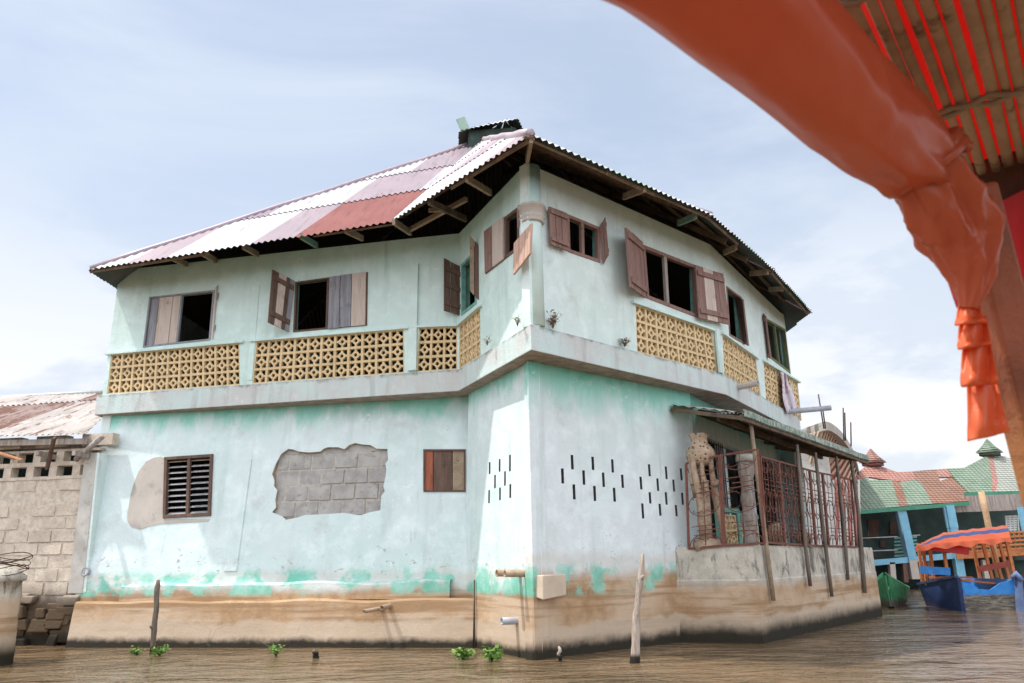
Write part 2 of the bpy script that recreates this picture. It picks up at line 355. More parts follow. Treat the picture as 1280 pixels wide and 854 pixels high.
def inpoly(p, poly):
    c = False; n = len(poly); j = n-1
    for i in range(n):
        xi, yi = poly[i][0], poly[i][1]; xj, yj = poly[j][0], poly[j][1]
        if (yi > p[1]) != (yj > p[1]) and p[0] < (xj-xi)*(p[1]-yi)/(yj-yi)+xi: c = not c
        j = i
    return c
def panel(mb, pl, outer, holes, t=.16, mi=0, mi_side=None):
    """wall panel with true openings: front, back and reveals"""
    vs = []; es = []
    for loop in [outer]+holes:
        b = len(vs); vs += [V((p[0], p[1])) for p in loop]; es += [(b+i, b+(i+1) % len(loop)) for i in range(len(loop))]
    # a light grid of extra points keeps the triangles even
    r = delaunay_2d_cdt(vs, es, [], 0, 1e-5)
    ov, oe, of = r[0], r[1], r[2]
    keep = []
    for f in of:
        c = sum((ov[i] for i in f), V((0, 0)))/len(f)
        if inpoly(c, outer) and not any(inpoly(c, h) for h in holes): keep.append(tuple(f))
    fr = [pl.w(p.x, p.y) for p in ov]; bk = [pl.w(p.x, p.y, -t) for p in ov]
    mb.add(fr, keep, mi); mb.add(bk, [tuple(reversed(f)) for f in keep], mi)
    for li_, loop in enumerate([outer]+holes):
        k = len(loop); a = [pl.w(p[0], p[1]) for p in loop]; b = [pl.w(p[0], p[1], -t) for p in loop]
        mb.add(a+b, [(i, (i+1) % k, k+(i+1) % k, k+i) for i in range(k)], mi if (mi_side is None or li_ == 0) else mi_side)
def corr(mb, poly, up, pick, pitch=.12, amp=.018, row=1.9, phase=0.0, res=4):
    """corrugated sheets laid in rows over a convex polygon; pick(column, row) gives the sheet's material slot"""
    poly = [V(p) for p in poly]; n = (poly[1]-poly[0]).cross(poly[2]-poly[0]).normalized()
    if n.z < 0: n = -n
    up = V(up); v = (up-n*up.dot(n)).normalized(); u = v.cross(n); o = poly[0]
    P2 = [((p-o).dot(u), (p-o).dot(v)) for p in poly]
    u0 = min(p[0] for p in P2); u1 = max(p[0] for p in P2); vb = min(p[1] for p in P2)
    step = pitch/res; N = int((u1-u0)/step)
    def span(x):
        ys = []
        for i in range(len(P2)):
            a, b = P2[i], P2[(i+1) % len(P2)]
            if (a[0]-x)*(b[0]-x) <= 0 and abs(a[0]-b[0]) > 1e-9: ys.append(a[1]+(b[1]-a[1])*(x-a[0])/(b[0]-a[0]))
        return (min(ys), max(ys)) if len(ys) >= 2 else None
    prev = None
    for i in range(N+1):
        x = min(u0+1e-4+i*step, u1-1e-4); sp_ = span(x)
        if sp_ is None: prev = None; continue
        h = amp*math.sin(2*math.pi*x/pitch)
        if prev:
            (xa, sa, ha) = prev
            r0 = int((min(sa[0], sp_[0])-vb)/row); r1 = int((max(sa[1], sp_[1])-vb)/row)
            cI0 = int(math.floor(x/.80))
            def jt(rr): return .10*mn.noise(V((cI0*3.7+.5, rr*5.1+.5, row))) if rr > 0 else 0
            ext = .035+.05*mn.noise(V((cI0*2.3+.5, 8.5, row)))
            for r in range(max(0, r0-1), r1+1):
                lo, hi_ = vb+r*row+jt(r), vb+(r+1)*row+.08+jt(r+1)
                qa = (max(sa[0], lo), min(sa[1], hi_)); qb = (max(sp_[0], lo), min(sp_[1], hi_))
                if qa[1] <= qa[0]-.0 and qb[1] <= qb[0]: continue
                if qa[1]-qa[0] < 1e-4 and qb[1]-qb[0] < 1e-4: continue
                qa = (qa[0], max(qa)); qb = (qb[0], max(qb))
                if r == 0 and sa[0] < vb+.02: qa = (qa[0]-ext, qa[1]); qb = (qb[0]-ext, qb[1])
                def P(xx, yy, hh): return o+u*xx+v*yy+n*(hh + .018*(1-(yy-lo)/(row+.08)))
                cI = cI0
                mb.add([P(xa, qa[0], ha), P(x, qb[0], h), P(x, qb[1], h), P(xa, qa[1], ha)], [(0, 1, 2, 3)], pick(cI, r), True)
        prev = (x, sp_, h)
    mb.open = True
def catmull(P_, n):
    out_ = []; m = len(P_)
    for i in range(m-1):
        a, b, c, d = P_[max(i-1, 0)], P_[i], P_[i+1], P_[min(i+2, m-1)]
        for k_ in range(n):
            t = k_/n; out_.append(tuple(.5*((2*b[q])+(-a[q]+c[q])*t+(2*a[q]-5*b[q]+4*c[q]-d[q])*t*t+(-a[q]+3*b[q]-3*c[q]+d[q])*t**3) for q in range(len(b))))
    out_.append(tuple(P_[-1])); return out_
# ================================================================ WATER and ground
def water():
    g = G('muddy_lagoon_water', .04, .6)
    n = g.noise(1.0, 4, .55, .5, g.sc(g.p, (.6, 1.0, 1))); n2 = g.noise(3.2, 4, .6, .8, g.sc(g.p, (.6, 1.1, 1))); n3 = g.noise(.35, 3); n4 = g.noise(9, 3, .55, .4, g.sc(g.p, (.7, 1.2, 1)))
    g.color(g.mix(g.mr(n3, .4, .6), (.175, .116, .064), (.14, .096, .054)))
    g.b.inputs['IOR'].default_value = 1.33; calm = g.mr(g.noise(.22, 3, .5), .40, .62, .45, 1.0)
    h = g.math('ADD', g.math('ADD', g.math('MULTIPLY', n, .9), g.math('MULTIPLY', n2, .42)), g.math('MULTIPLY', n4, .09))
    g.bump(g.math('MULTIPLY', h, calm), 1.0, .16)
    mb = MB(); mb.add([(-400, -300, 0), (400, -300, 0), (400, 900, 0), (-400, 900, 0)], [(0, 1, 2, 3)])
    o = mb.build('water', g.m); o['kind'] = 'structure'
    mb = MB(); mb.add([(-400, -300, -1.2), (400, -300, -1.2), (400, 900, -1.2), (-400, 900, -1.2)], [(0, 1, 2, 3)])
    b = mb.build('lake_bed', plain('lake_bed_mud', (.1, .07, .04), (.07, .05, .03), 1)); b['kind'] = 'structure'
water()
# ================================================================ THE HOUSE
house = thing('house', (0, 12, 0), 'two-storey faded turquoise house standing in the lagoon, with patched tin roof and open wooden shutters', 'house')
ZS, ZT, ZW = 3.84, 4.20, 6.62
pl_L = Plane((-7.15, 13.08, 0), (-.65, 11.98, 0), (-3.95, 12.97, ZS))         # lower left wall, slightly battered
pl_F = Plane((-.65, 11.85, 0), (.19, 10.14, 0), (.255, 10.20, ZS))
pl_R = Plane((.19, 10.14, 0), (2.95, 12.45, 0), (.255, 10.20, ZS))
pl_B = Plane((3.0, 12.6, 0), (6.25, 17.7, 0), (4.6, 15.1, ZS))
U0, U1, U2, U3, U4, U5 = (-7.42, 13.42), (-1.78, 12.20), (-.88, 12.02), (.25, 9.66), (3.60, 12.68), (6.38, 16.95)
def P3(p, z): return V((p[0], p[1], z))
def upl(a, b): return Plane(P3(a, ZT), P3(b, ZT), P3(a, ZW))
pu1, pu2, pu3, pu4, pu5 = upl(U0, U1), upl(U1, U2), upl(U2, U3), upl(U3, U4), upl(U4, U5)
def quad_uv(pl, q): return [pl.puv(*p) for p in q]
def shrink(loop, e=.0): return loop
# --- openings read off each wall
slits_R = [(367, 192, 24), (398, 148, 23), (404, 243, 24), (435, 197, 23), (464, 152, 21), (470, 248, 24), (498, 204, 23), (527, 160, 21), (533, 252, 22), (559, 209, 21),
           (618, 215, 20), (645, 174, 19), (647, 262, 18), (624, 304, 24), (672, 220, 20), (699, 182, 20), (699, 264, 20), (679, 300, 19), (723, 223, 19), (747, 187, 19), (751, 265, 19), (731, 303, 18)]
slits_F = [(133, 167, 19), (165, 158, 20), (198, 151, 26), (150, 210, 21), (182, 200, 23), (131, 258, 21), (166, 249, 20), (199, 240, 22)]
def slit_uv(pl, s, w):
    x, y = 560+s[0]/2.557, 520+s[1]/2.557; h = s[2]/2.557
    a = pl.puv(x, y-h); b = pl.puv(x, y+h); return [(b[0]-w, b[1]), (b[0]+w, b[1]), (b[0]+w, a[1]), (b[0]-w, a[1])]
LW1 = [(206.5, 572), (267, 568), (264, 645), (204.5, 648)]; LW2 = [(529.5, 562), (582, 562), (582, 615), (529.5, 615)]
patch_px = [(160, 370), (178, 320), (205, 270), (240, 245), (265, 247), (290, 257), (340, 262), (400, 258), (420, 242), (440, 236), (490, 236), (520, 246), (545, 225), (575, 215), (610, 222), (650, 225), (680, 243), (735, 245), (738, 300), (725, 318), (730, 345), (726, 382), (715, 430), (722, 455), (705, 480), (700, 550), (640, 562), (600, 576), (560, 570), (520, 563), (455, 568), (400, 571), (325, 574), (290, 585), (230, 598), (210, 580), (160, 560), (180, 537), (176, 500), (186, 450), (170, 430), (172, 400)]
patch = [(300+x/3.99, 500+y/3.99) for x, y in patch_px]
# lower left wall
mb = MB()
uL = (V((-.65, 11.85, 0))-V((-7.15, 12.95, 0))).length
vT = (pl_L.uv(V((-3.9, 13.0, ZS))))[1]; a0 = pl_L.uv(V((-7.39, 13.5, ZS)))[0]
panel(mb, pl_L, [(-.05, -1.2), (uL+.12, -1.2), (uL+.12, vT+.03), (a0, vT+.03)], [quad_uv(pl_L, LW1), quad_uv(pl_L, LW2), [pl_L.puv(*p) for p in patch]], .10, 0, 1)
mb.build('lower_wall', ['lower', 'render_edge'], house)
# face and right lower walls
mb = MB(); uF = (V((.19, 10.14, 0))-V((-.65, 11.85, 0))).length; vF = ZS/pl_F.v.z
ctF = pl_F.uv(V((.255, 10.20, ZS+.03))); panel(mb, pl_F, [(-.35, -1.2), (uF, -1.2), (uF, 0), ctF, (-.35, ctF[1])], [slit_uv(pl_F, s, .028) for s in slits_F], .14, 0, 1)
mb.build('lower_wall', ['lower', 'slot'], house)
mb = MB(); uR = 3.62; vR = ZS/pl_R.v.z
ctR = pl_R.uv(V((.255, 10.20, ZS+.03))); panel(mb, pl_R, [(0, -1.2), (uR, -1.2), (uR, ctR[1]), ctR, (0, 0)], [slit_uv(pl_R, s, .026) for s in slits_R], .14, 0, 1)
mb.build('lower_wall', ['lower_right', 'slot'], house)
# corner pilaster of the lower floor
mb = MB()
for pl, a, b in ((pl_R, .012, .27),):
    mb.obox(pl.w((a+b)/2, ZS/2-.6, .012), pl.u*(b-a)/2, pl.n*.014, pl.v*(ZS/2+.6))
mb.bar((.225, 10.19, -1), (.30, 10.26, ZS), .10, .10, pl_R.n)
mb.build('corner_pilaster', 'lower_right', house, bevel=.01)
# veranda-side lower wall with a dark doorway and a breeze-block parapet
mb = MB(); uB = 6.0
panel(mb, pl_B, [(0, -1), (uB, -1), (uB, ZS+.03), (0, ZS+.03)], [[(.25, 1.38), (1.5, 1.38), (1.5, 3.2), (.25, 3.2)], [(1.65, 1.95), (3.1, 1.95), (3.1, 3.2), (1.65, 3.2)], [(3.3, 1.38), (5.4, 1.38), (5.4, 3.2), (3.3, 3.2)]], .16)
mb.build('veranda_wall', ['lower_right'], house)
# dark panels behind the lower openings, room shade put into their colour
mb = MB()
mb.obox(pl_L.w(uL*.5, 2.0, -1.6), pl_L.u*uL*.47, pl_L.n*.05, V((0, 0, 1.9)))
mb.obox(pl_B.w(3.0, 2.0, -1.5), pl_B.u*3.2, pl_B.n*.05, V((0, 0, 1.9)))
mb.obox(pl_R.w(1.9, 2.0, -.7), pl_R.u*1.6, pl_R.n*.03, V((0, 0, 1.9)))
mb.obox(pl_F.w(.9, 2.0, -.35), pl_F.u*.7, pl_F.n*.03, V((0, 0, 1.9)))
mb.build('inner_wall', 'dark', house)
# plinth of the left wall: two projecting courses with rounded tops
mb = MB(); s0 = .0
def course(mb, pl, ua, ub, z0, z1, d, n=60):
    for i in range(n):
        a = ua+(ub-ua)*i/n; b = ua+(ub-ua)*(i+1)/n
        da = d+.022*mn.noise(V((a*1.3, z1*3, 1))); db = d+.022*mn.noise(V((b*1.3, z1*3, 1)))
        za = z1+.03*mn.noise(V((a*1.1, 5, z1))); zb = z1+.03*mn.noise(V((b*1.1, 5, z1)))
        A = [pl.w(a, z0, -.02), pl.w(a, z0, da), pl.w(a, za-.035, da), pl.w(a, za, da-.04), pl.w(a, za+.02, -.02)]
        B = [pl.w(b, z0, -.02), pl.w(b, z0, db), pl.w(b, zb-.035, db), pl.w(b, zb, db-.04), pl.w(b, zb+.02, -.02)]
        mb.add(A+B, [(1, 2, 7, 6), (2, 3, 8, 7), (3, 4, 9, 8)], 0, False)
    mb.open = True
course(mb, pl_L, .06, uL+.05, -1.2, .66, .24); course(mb, pl_L, .75, uL-.35, .66, .93, .13)
mb.build('plinth', 'lower', house, weld=True)
# shallow vertical strip and repair plaster
mb = MB(); q = pl_L.puv(318, 574); q2 = pl_L.puv(310, 714)
mb.obox(pl_L.w(q[0]-.15, (q[1]+q2[1])/2, .008), pl_L.u*.11, pl_L.n*.012, pl_L.v*abs(q[1]-q2[1])/2)
mb.build('wall_strip', 'lower', house, bevel=.008)
pp = [(168, 603), (173, 590), (183, 577), (193, 572), (201, 571), (208.2, 573), (205.5, 648.6), (262, 649), (260, 652), (200, 655), (186, 658), (174, 662), (164, 659), (159, 650), (160, 640), (163, 620)]
mb = MB(); mb.prism([pl_L.hit(*p, .001) for p in pp], pl_L.n, .006); mb.build('plaster_repair', 'plaster', house)
# recessed blockwork seen through the broken render
def blockwork(mb, pl, u0, v0, cols, rows, bw, bh, off, t, jit=.012, skip=None, mi=0, mim=1, u_max=1e9):
    rnd = random.Random(5)
    mb.obox(pl.w(u0+cols*bw/2, v0+rows*bh/2, off-t/2-.012), pl.u*(cols*bw/2), pl.n*t/2, pl.v*(rows*bh/2), mim)
    for r in range(rows):
        sh = (r % 2)*.5*bw
        for c in range(-1, cols+1):
            a = max(u0, u0+c*bw+sh+.012); b = min(u0+cols*bw, u0+(c+1)*bw+sh-.012, u_max)
            if b-a < .04: continue
            z0 = v0+r*bh+.012; z1 = v0+(r+1)*bh-.012; k = off+rnd.uniform(-jit, jit)
            j = [rnd.uniform(-.007, .007) for _ in range(8)]
            lo = [pl.w(a+j[0], z0+j[1], off-.05), pl.w(b+j[2], z0+j[3], off-.05), pl.w(b+j[4], z1+j[5], off-.05), pl.w(a+j[6], z1+j[7], off-.05)]
            hi_ = [p+pl.n*(.05+k-off) for p in lo]; cc = sum(hi_, V((0, 0, 0)))/4
            mb.hexa(lo, [cc+(p-cc)*.965 for p in hi_], mi)
pa, pb = pl_L.puv(340, 650); pc_, pd_ = pl_L.puv(486, 556)
mb = MB(); pz = pl_L.puv(350, 643)[1]-.05; mb.obox(pl_L.w((pa+pc_)/2, pz+.85, -.092), pl_L.u*((pc_-pa)/2+.2), pl_L.n*.012, pl_L.v*.95); mb.build('rough_backing', 'render_edge', house)
mb = MB(); blockwork(mb, pl_L, pa-.05, pl_L.puv(350, 643)[1]-.05, 5, 5, (pc_-pa+.12)/5, .262, -.055, .03, mi=0, mim=1)
mb.build('infill_blockwork', ['grey_block', 'mortar'], house)
# slab band round the upper floor
S = [(-7.52, 13.42), (-1.78, 12.16), (-.88, 11.98), (.25, 9.60), (3.62, 12.64), (6.46, 16.98), (6.2, 19), (-7.52, 19)]
mb = MB(); k = len(S)
def slabring(poly, z0, z1):
    vs = [P3(p, z0) for p in poly]+[P3(p, z1) for p in poly]; k = len(poly)
    mb.add(vs, [tuple(range(k-1, -1, -1)), tuple(range(k, 2*k))]+[(i, (i+1) % k, k+(i+1) % k, k+i) for i in range(k)])
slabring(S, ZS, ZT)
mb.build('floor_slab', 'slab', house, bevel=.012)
# --- upper walls
W1 = [(187, 371.5), (268.5, 362.8), (263, 425.5), (179, 434.5)]
W2 = [(369.5, 352.6), (460, 340.5), (459, 407), (366.5, 415.6)]
W3 = [(577, 331), (596, 310), (596, 380), (577, 395)]
W4 = [(606.4, 290.5), (649.5, 258), (649, 311), (607.5, 343)]
W5 = [(708, 267.5), (749.5, 284.6), (750, 329), (709.5, 315)]
W6 = [(803, 306), (870.5, 332.5), (873, 398), (808, 373)]
W7 = [(907.5, 357.5), (926, 371.5), (931, 431), (911.5, 420)]
W8 = [(956.6, 397.5), (981, 411.5), (987.6, 467), (963.5, 448.5)]
bands = [
 (pu1, [(139, 443.5), (299, 429), (300.5, 476.6), (134, 490)], 11), (pu1, [(320, 427), (505, 411.5), (505.6, 464.2), (315.5, 476.2)], 11),
 (pu2, [(524, 409.6), (571.5, 408.2), (571.5, 463), (520.5, 464)], 3), (pu3, [(574.5, 407.5), (600, 385), (600.5, 436), (574.5, 461.5)], 5),
 (pu4, [(794.3, 380.6), (890, 413.8), (897.5, 465), (796, 436.8)], 8), (pu5, [(903.2, 419), (944.5, 448.3), (950.5, 491), (905.4, 468.2)], 7), (pu5, [(954.5, 453), (997, 478), (1000, 509.5), (957, 493)], 6)]
def rect_uv(pl, q, lo=None, hi_=None):
    c = [pl.puv(*p) for p in q]; return c
def uwall(pl, p, q, holes, mat, e0=0, e1=0):
    mb = MB(); L = (V(q)-V(p)).length
    panel(mb, pl, [(e0, 0), (L+e1, 0), (L+e1, ZW-ZT), (e0, ZW-ZT)], holes, .15, 0, 1)
    return mb.build('upper_wall', [mat, 'teal_jamb'], house)
def bandloop(pl, q):
    c = [pl.puv(*p) for p in q]; vt = (c[0][1]+c[1][1])/2
    return [(c[3][0], .012), (c[2][0], .012), (c[1][0], c[1][1]), (c[0][0], c[0][1])]
bl = [bandloop(b[0], b[1]) for b in bands]
uwall(pu1, U0, U1, [[pu1.puv(*p) for p in W1], [pu1.puv(*p) for p in W2], bl[0], bl[1]], 'upper_face')
uwall(pu2, U1, U2, [bl[2]], 'upper_face', .0, .12)
uwall(pu3, U2, U3, [[pu3.puv(*p) for p in W3], [pu3.puv(*p) for p in W4], bl[3]], 'upper_face', -.10, 0)
uwall(pu4, U3, U4, [[pu4.puv(*p) for p in W5], [pu4.puv(*p) for p in W6], bl[4]], 'upper')
uwall(pu5, U4, U5, [[pu5.puv(*p) for p in W7], [pu5.puv(*p) for p in W8], bl[5], bl[6]], 'upper')
mb = MB()   # back walls, closing the rooms
for a, b, hh in (((6.30, 16.95), (5.95, 20.5), 6.7), ((6.0, 20.5), (-7.2, 20.5), 6.85), ((-7.1, 20.5), (-7.33, 13.5), 6.5)):
    mb.bar(P3(a, hh/2), P3(b, hh/2), .16, hh)
mb.build('rear_wall', ['upper'], house)
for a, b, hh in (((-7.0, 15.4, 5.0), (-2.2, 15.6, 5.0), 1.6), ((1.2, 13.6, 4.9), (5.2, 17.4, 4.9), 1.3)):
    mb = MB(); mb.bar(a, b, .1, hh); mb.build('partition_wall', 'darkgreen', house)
# breeze-block screens
def screen(pl, loop, cols, rows=3, t=.07, name='breeze_block_screen', mat='cream', parent=None, off=-.075):
    mb = MB(); A, B, C, D = loop      # bl, br, tr, tl
    def P(s, r):
        x0 = A[0]+(D[0]-A[0])*r; x1 = B[0]+(C[0]-B[0])*r; y0 = A[1]+(B[1]-A[1])*s; y1 = D[1]+(C[1]-D[1])*s
        return (x0+(x1-x0)*s, y0+(y1-y0)*r)
    def pr(pts, tt, o): mb.prism([pl.w(*P(*p), o) for p in pts], pl.n, tt)
    for i in range(cols+1):
        w = .085/cols; s = i/cols
        for r in range(rows): pr([(max(0, s-w), r/rows), (min(1, s+w), r/rows), (min(1, s+w), (r+1)/rows), (max(0, s-w), (r+1)/rows)], t, off)
    for r in range(rows+1):
        h = .085/rows; y = r/rows; pr([(0, max(0, y-h)), (1, max(0, y-h)), (1, min(1, y+h)), (0, min(1, y+h))], t-.006, off+.003)
    for i in range(cols):
        for r in range(rows):
            cx, cy = (i+.5)/cols, (r+.5)/rows; N = 8
            for k in range(N):
                a0_, a1_ = 2*math.pi*(k+.5)/N, 2*math.pi*(k+1.5)/N
                ri, ro = .13, .27
                pr([(cx+ri*math.cos(a0_)/cols, cy+ri*math.sin(a0_)/rows), (cx+ro*math.cos(a0_)/cols, cy+ro*math.sin(a0_)/rows), (cx+ro*math.cos(a1_)/cols, cy+ro*math.sin(a1_)/rows), (cx+ri*math.cos(a1_)/cols, cy+ri*math.sin(a1_)/rows)], t-.018, off+.006)
            for k in range(4):
                a = math.pi/2*k; dx, dy = math.cos(a), math.sin(a); px, py = -dy, dx; g_ = .075
                pr([(cx+(dx*.24+px*g_)/cols, cy+(dy*.24+py*g_)/rows), (cx+(dx*.43+px*g_)/cols, cy+(dy*.43+py*g_)/rows), (cx+(dx*.43-px*g_)/cols, cy+(dy*.43-py*g_)/rows), (cx+(dx*.24-px*g_)/cols, cy+(dy*.24-py*g_)/rows)], t-.024, off+.009)
    return mb.build(name, mat, parent or house)
for (pl, q, c), lp in zip(bands, bl): screen(pl, lp, c)
# sill strips above the screens
for (pl, q, c), lp in zip(bands, bl):
    a, b = lp[3], lp[2]; d = .10; mb = MB()
    n = max(2, int((b[0]-a[0])/.25))
    for i in range(n):
        s0, s1 = i/n, (i+1)/n; e = -d if i == 0 and c != 5 else 0; e1 = d if i == n-1 and c not in (3,) else 0
        A = (a[0]+(b[0]-a[0])*s0+e, a[1]+(b[1]-a[1])*s0+.004*mn.noise(V((i, 3, a[0])))); B = (a[0]+(b[0]-a[0])*s1+e1, a[1]+(b[1]-a[1])*s1)
        mb.hexa([pl.w(A[0], A[1]-.006, -.02), pl.w(B[0], B[1]-.006, -.02), pl.w(B[0], B[1]+.045, -.02), pl.w(A[0], A[1]+.045, -.02)],
                [pl.w(A[0], A[1]-.006, .055), pl.w(B[0], B[1]-.006, .055), pl.w(B[0], B[1]+.03, .055), pl.w(A[0], A[1]+.03, .055)])
    mb.build('sill_band', 'upper_face', house)
# pilasters of the upper floor, capital at the corner
mb = MB()
def pil(pl, x, ytop, ybot, w, d, mbb):
    a = pl.puv(x, ytop); b = pl.puv(x, ybot); mbb.obox(pl.w(b[0], (a[1]+max(b[1], .004))/2, d/2-.01), pl.u*w/2, pl.n*(d/2+.01), pl.v*(a[1]-max(b[1], .004))/2)
pil(pu1, 516.5, 331, 465, .12, .05, mb) if False else None
for a in ((pu2, 515.8, 331, 464, .15, .05), (pu1, 312, 357, 476, .10, .012), (pu5, 901, 416, 470, .14, .03)):
    mb = MB(); pil(*a, mb); mb.build('pilaster', 'upper_face', house, bevel=.008)
cpos = P3(U3, 0)+V((.085, .125, 0))
mb = MB(); mb.lathe(V((cpos.x-.02, cpos.y+.02, 0)), [(.135, ZT+.02), (.13, 6.62)], 16); mb.build('corner_pilaster', 'upper_face', house)
mb = MB(); cz = atY(667, 264, U3[1]).z
mb.lathe(V((cpos.x-.02, cpos.y+.02, cz)), [(.155, -.13), (.172, -.13), (.172, -.10), (.16, -.085), (.185, -.06), (.185, -.04), (.165, -.02), (.185, .0), (.185, .09), (.205, .10), (.205, .13), (.15, .14)], 8)
mb.build('capital', 'plaster', house)
# --- windows: frame, panes of planks, shutters
def bars_loop(mb, pl, loop, w=.05, d=.05, off=.0, mi=0):
    c = sum((V(p) for p in loop), V((0, 0)))/4
    for i in range(4):
        a, b = V(loop[i]), V(loop[(i+1) % 4]); t = (b-a).normalized(); nn = V((-t.y, t.x))
        if nn.dot(c-a) < 0: nn = -nn
        e = .0 if i % 2 == 0 else w*.98
        a2, b2 = a+t*e, b-t*e
        mb.prism([pl.w(*p, off-d+.012) for p in (a2, b2, b2+nn*w, a2+nn*w)], pl.n, d, mi)
def lerp2(a, b, t): return (a[0]+(b[0]-a[0])*t, a[1]+(b[1]-a[1])*t)
def window(pl, q, mat, mull=(), w=.05, name='window', label=None, mm=None):
    loop = [pl.puv(*p) for p in q]; mb = MB(); bars_loop(mb, pl, loop, w, .07)
    for t in mull:
        a = lerp2(loop[0], loop[1], t); b = lerp2(loop[3], loop[2], t)
        mb.prism([pl.w(a[0]-w*.6, a[1]-w, -.045), pl.w(a[0]+w*.6, a[1]-w, -.045), pl.w(b[0]+w*.6, b[1]+w, -.045), pl.w(b[0]-w*.6, b[1]+w, -.045)], pl.n, .05, 1 if mm else 0)
    return mb.build(name, [mat, mm] if mm else mat, house, label=label), loop
def planks(parent, name, C, n, mats, widths, t=.03, battens=(.14, .86), bm=None, bside=1, label=None, rnd=None, hinges=True):
    """C: TL,TR,BR,BL in space; vertical boards, two battens"""
    mb = MB(); C = [V(p) for p in C]; rnd = rnd or random.Random(int(C[0].x*100))
    ml = list(dict.fromkeys(widths_m for _, widths_m in widths)) ; allm = ml+([bm] if bm and bm not in ml else [])
    tot = sum(w_ for w_, _ in widths); s = 0; n = V(n).normalized()
    def P(a, r): 
        T = C[0].lerp(C[1], a); B = C[3].lerp(C[2], a); return T.lerp(B, r)
    for w_, m in widths:
        a, b = s/tot, (s+w_)/tot; s += w_
        e = .006/(C[0]-C[1]).length; j = [rnd.uniform(-.006, .010) for _ in range(2)]; k = rnd.uniform(0, .004)
        q = [P(a+e, j[0]), P(b-e, j[0]), P(b-e, 1-j[1]), P(a+e, 1-j[1])]
        mb.hexa([p-n*(t/2)+n*k for p in q], [p+n*(t/2)+n*k for p in q], allm.index(m))
    if bm:
        for r in battens:
            q = [P(.04, r-.045), P(.96, r-.045), P(.96, r+.045), P(.04, r+.045)]; o_ = n*(t/2+.004)*bside
            mb.hexa([p+o_ for p in q], [p+o_+n*.024*bside for p in q], allm.index(bm))
    if hinges:
        pass
    return mb.build(name, allm, parent, label=label)
def sh_flat(parent, pl, q, widths, off=.05, **kw):
    return planks(parent, 'shutter', [pl.hit(x, y, off) for x, y in q], pl.n, None, widths, **kw)
def sh_open(parent, pl, hinge, q, ang, widths, **kw):
    """shutter standing out from the wall: hinge pixel, direction = along the wall turned outwards by ang degrees"""
    h = pl.hit(*hinge); d = pl.u*math.cos(R_(ang))+pl.n*math.sin(R_(ang)); p2 = Plane(h, h+d, h+pl.v)
    return planks(parent, 'shutter', [p2.hit(x, y) for x, y in q], p2.n, None, widths, **kw)
wf, lp = window(pu1, W1, 'w_grey', (.50,), .03)
planks(wf, 'closed_leaf', [pu1.w(*lerp2(lp[0], lp[1], .03), -.03), pu1.w(*lerp2(lp[0], lp[1], .485), -.03), pu1.w(*lerp2(lp[3], lp[2], .485), -.03), pu1.w(*lerp2(lp[3], lp[2], .03), -.03)], pu1.n, None, [(.9, 'w_grey'), (1.6, 'w_pale'), (.9, 'w_pale')])
sh_open(wf, pu1, (269, 390), [(269.5, 360), (278.5, 349), (276.5, 402), (264.5, 424.5)], 97, [(1, 'w_pale'), (1, 'w_pale')], bm='w_grey', bside=1, battens=(.2, .82))
wf, lp = window(pu1, W2, 'w_brown', (.455,), .03)
planks(wf, 'closed_leaf', [pu1.w(*lerp2(lp[0], lp[1], .48), .02), pu1.w(*lerp2(lp[0], lp[1], .985), .02), pu1.w(*lerp2(lp[3], lp[2], .985), .02), pu1.w(*lerp2(lp[3], lp[2], .48), .02)], pu1.n, None, [(1.2, 'w_grey'), (1.2, 'w_grey'), (1.5, 'w_pale')])
sh_open(wf, pu1, (369.5, 380), [(340, 336.5), (369, 352.5), (361, 416), (334.5, 402.5)], 128, [(1, 'w_brown'), (1.2, 'w_pale'), (.5, 'w_brown'), (.8, 'w_grey')], bm='w_brown', battens=(.15, .82), bside=1)
wf, lp = window(pu3, W3, 'teal_jamb', (), .05)
sh_open(wf, pu2, (579, 370), [(554.5, 322.8), (580, 336), (580, 396), (554.5, 388.5)], 150, [(1, 'w_brown'), (1, 'w_brown'), (1, 'w_brown')], bm='w_brown', battens=(.18, .5, .84))
sh_open(wf, pu3, (598, 330), [(586.8, 294.5), (598.8, 307.5), (599, 376), (587.4, 363.5)], 118, [(1, 'w_tan'), (1, 'w_brown')], bm='w_brown', battens=(.14, .86), bside=-1)
wf, lp = window(pu3, W4, 'w_brown', (.62,), .05)
planks(wf, 'closed_leaf', [pu3.w(*lerp2(lp[0], lp[1], .02), .02), pu3.w(*lerp2(lp[0], lp[1], .60), .02), pu3.w(*lerp2(lp[3], lp[2], .60), .02), pu3.w(*lerp2(lp[3], lp[2], .02), .02)], pu3.n, None, [(1, 'w_mauve'), (1.3, 'w_pale')])
sh_open(wf, pu3, (649, 275), [(646.5, 262), (650, 255.5), (650.5, 283), (647.5, 287)], 160, [(1, 'w_mauve')])
sh_flat(wf, pu3, [(643.3, 304.3), (665.5, 279), (663.6, 317), (642.3, 344.4)], [(1, 'w_peach'), (1, 'w_peach'), (1, 'w_peach')], .13, bm=None, label='sun-bleached shutter hanging crooked off its hinge')
wf, lp = window(pu4, W5, 'w_mauve', (.47,), .05)
sh_flat(wf, pu4, [(685.3, 258), (708, 267), (710, 314.5), (687.3, 305.3)], [(1, 'w_mauve'), (1, 'w_mauve'), (1, 'w_mauve')], .07, bm='w_mauve')
sh_open(wf, pu4, (750, 305), [(750, 284), (757, 271.5), (761, 318), (753.5, 331)], 68, [(1, 'w_mauve'), (1, 'w_mauve')], bm='w_mauve', battens=(.15, .85), bside=-1)
wf, lp = window(pu4, W6, 'w_mauve', (.40,), .06, mm='w_drift')
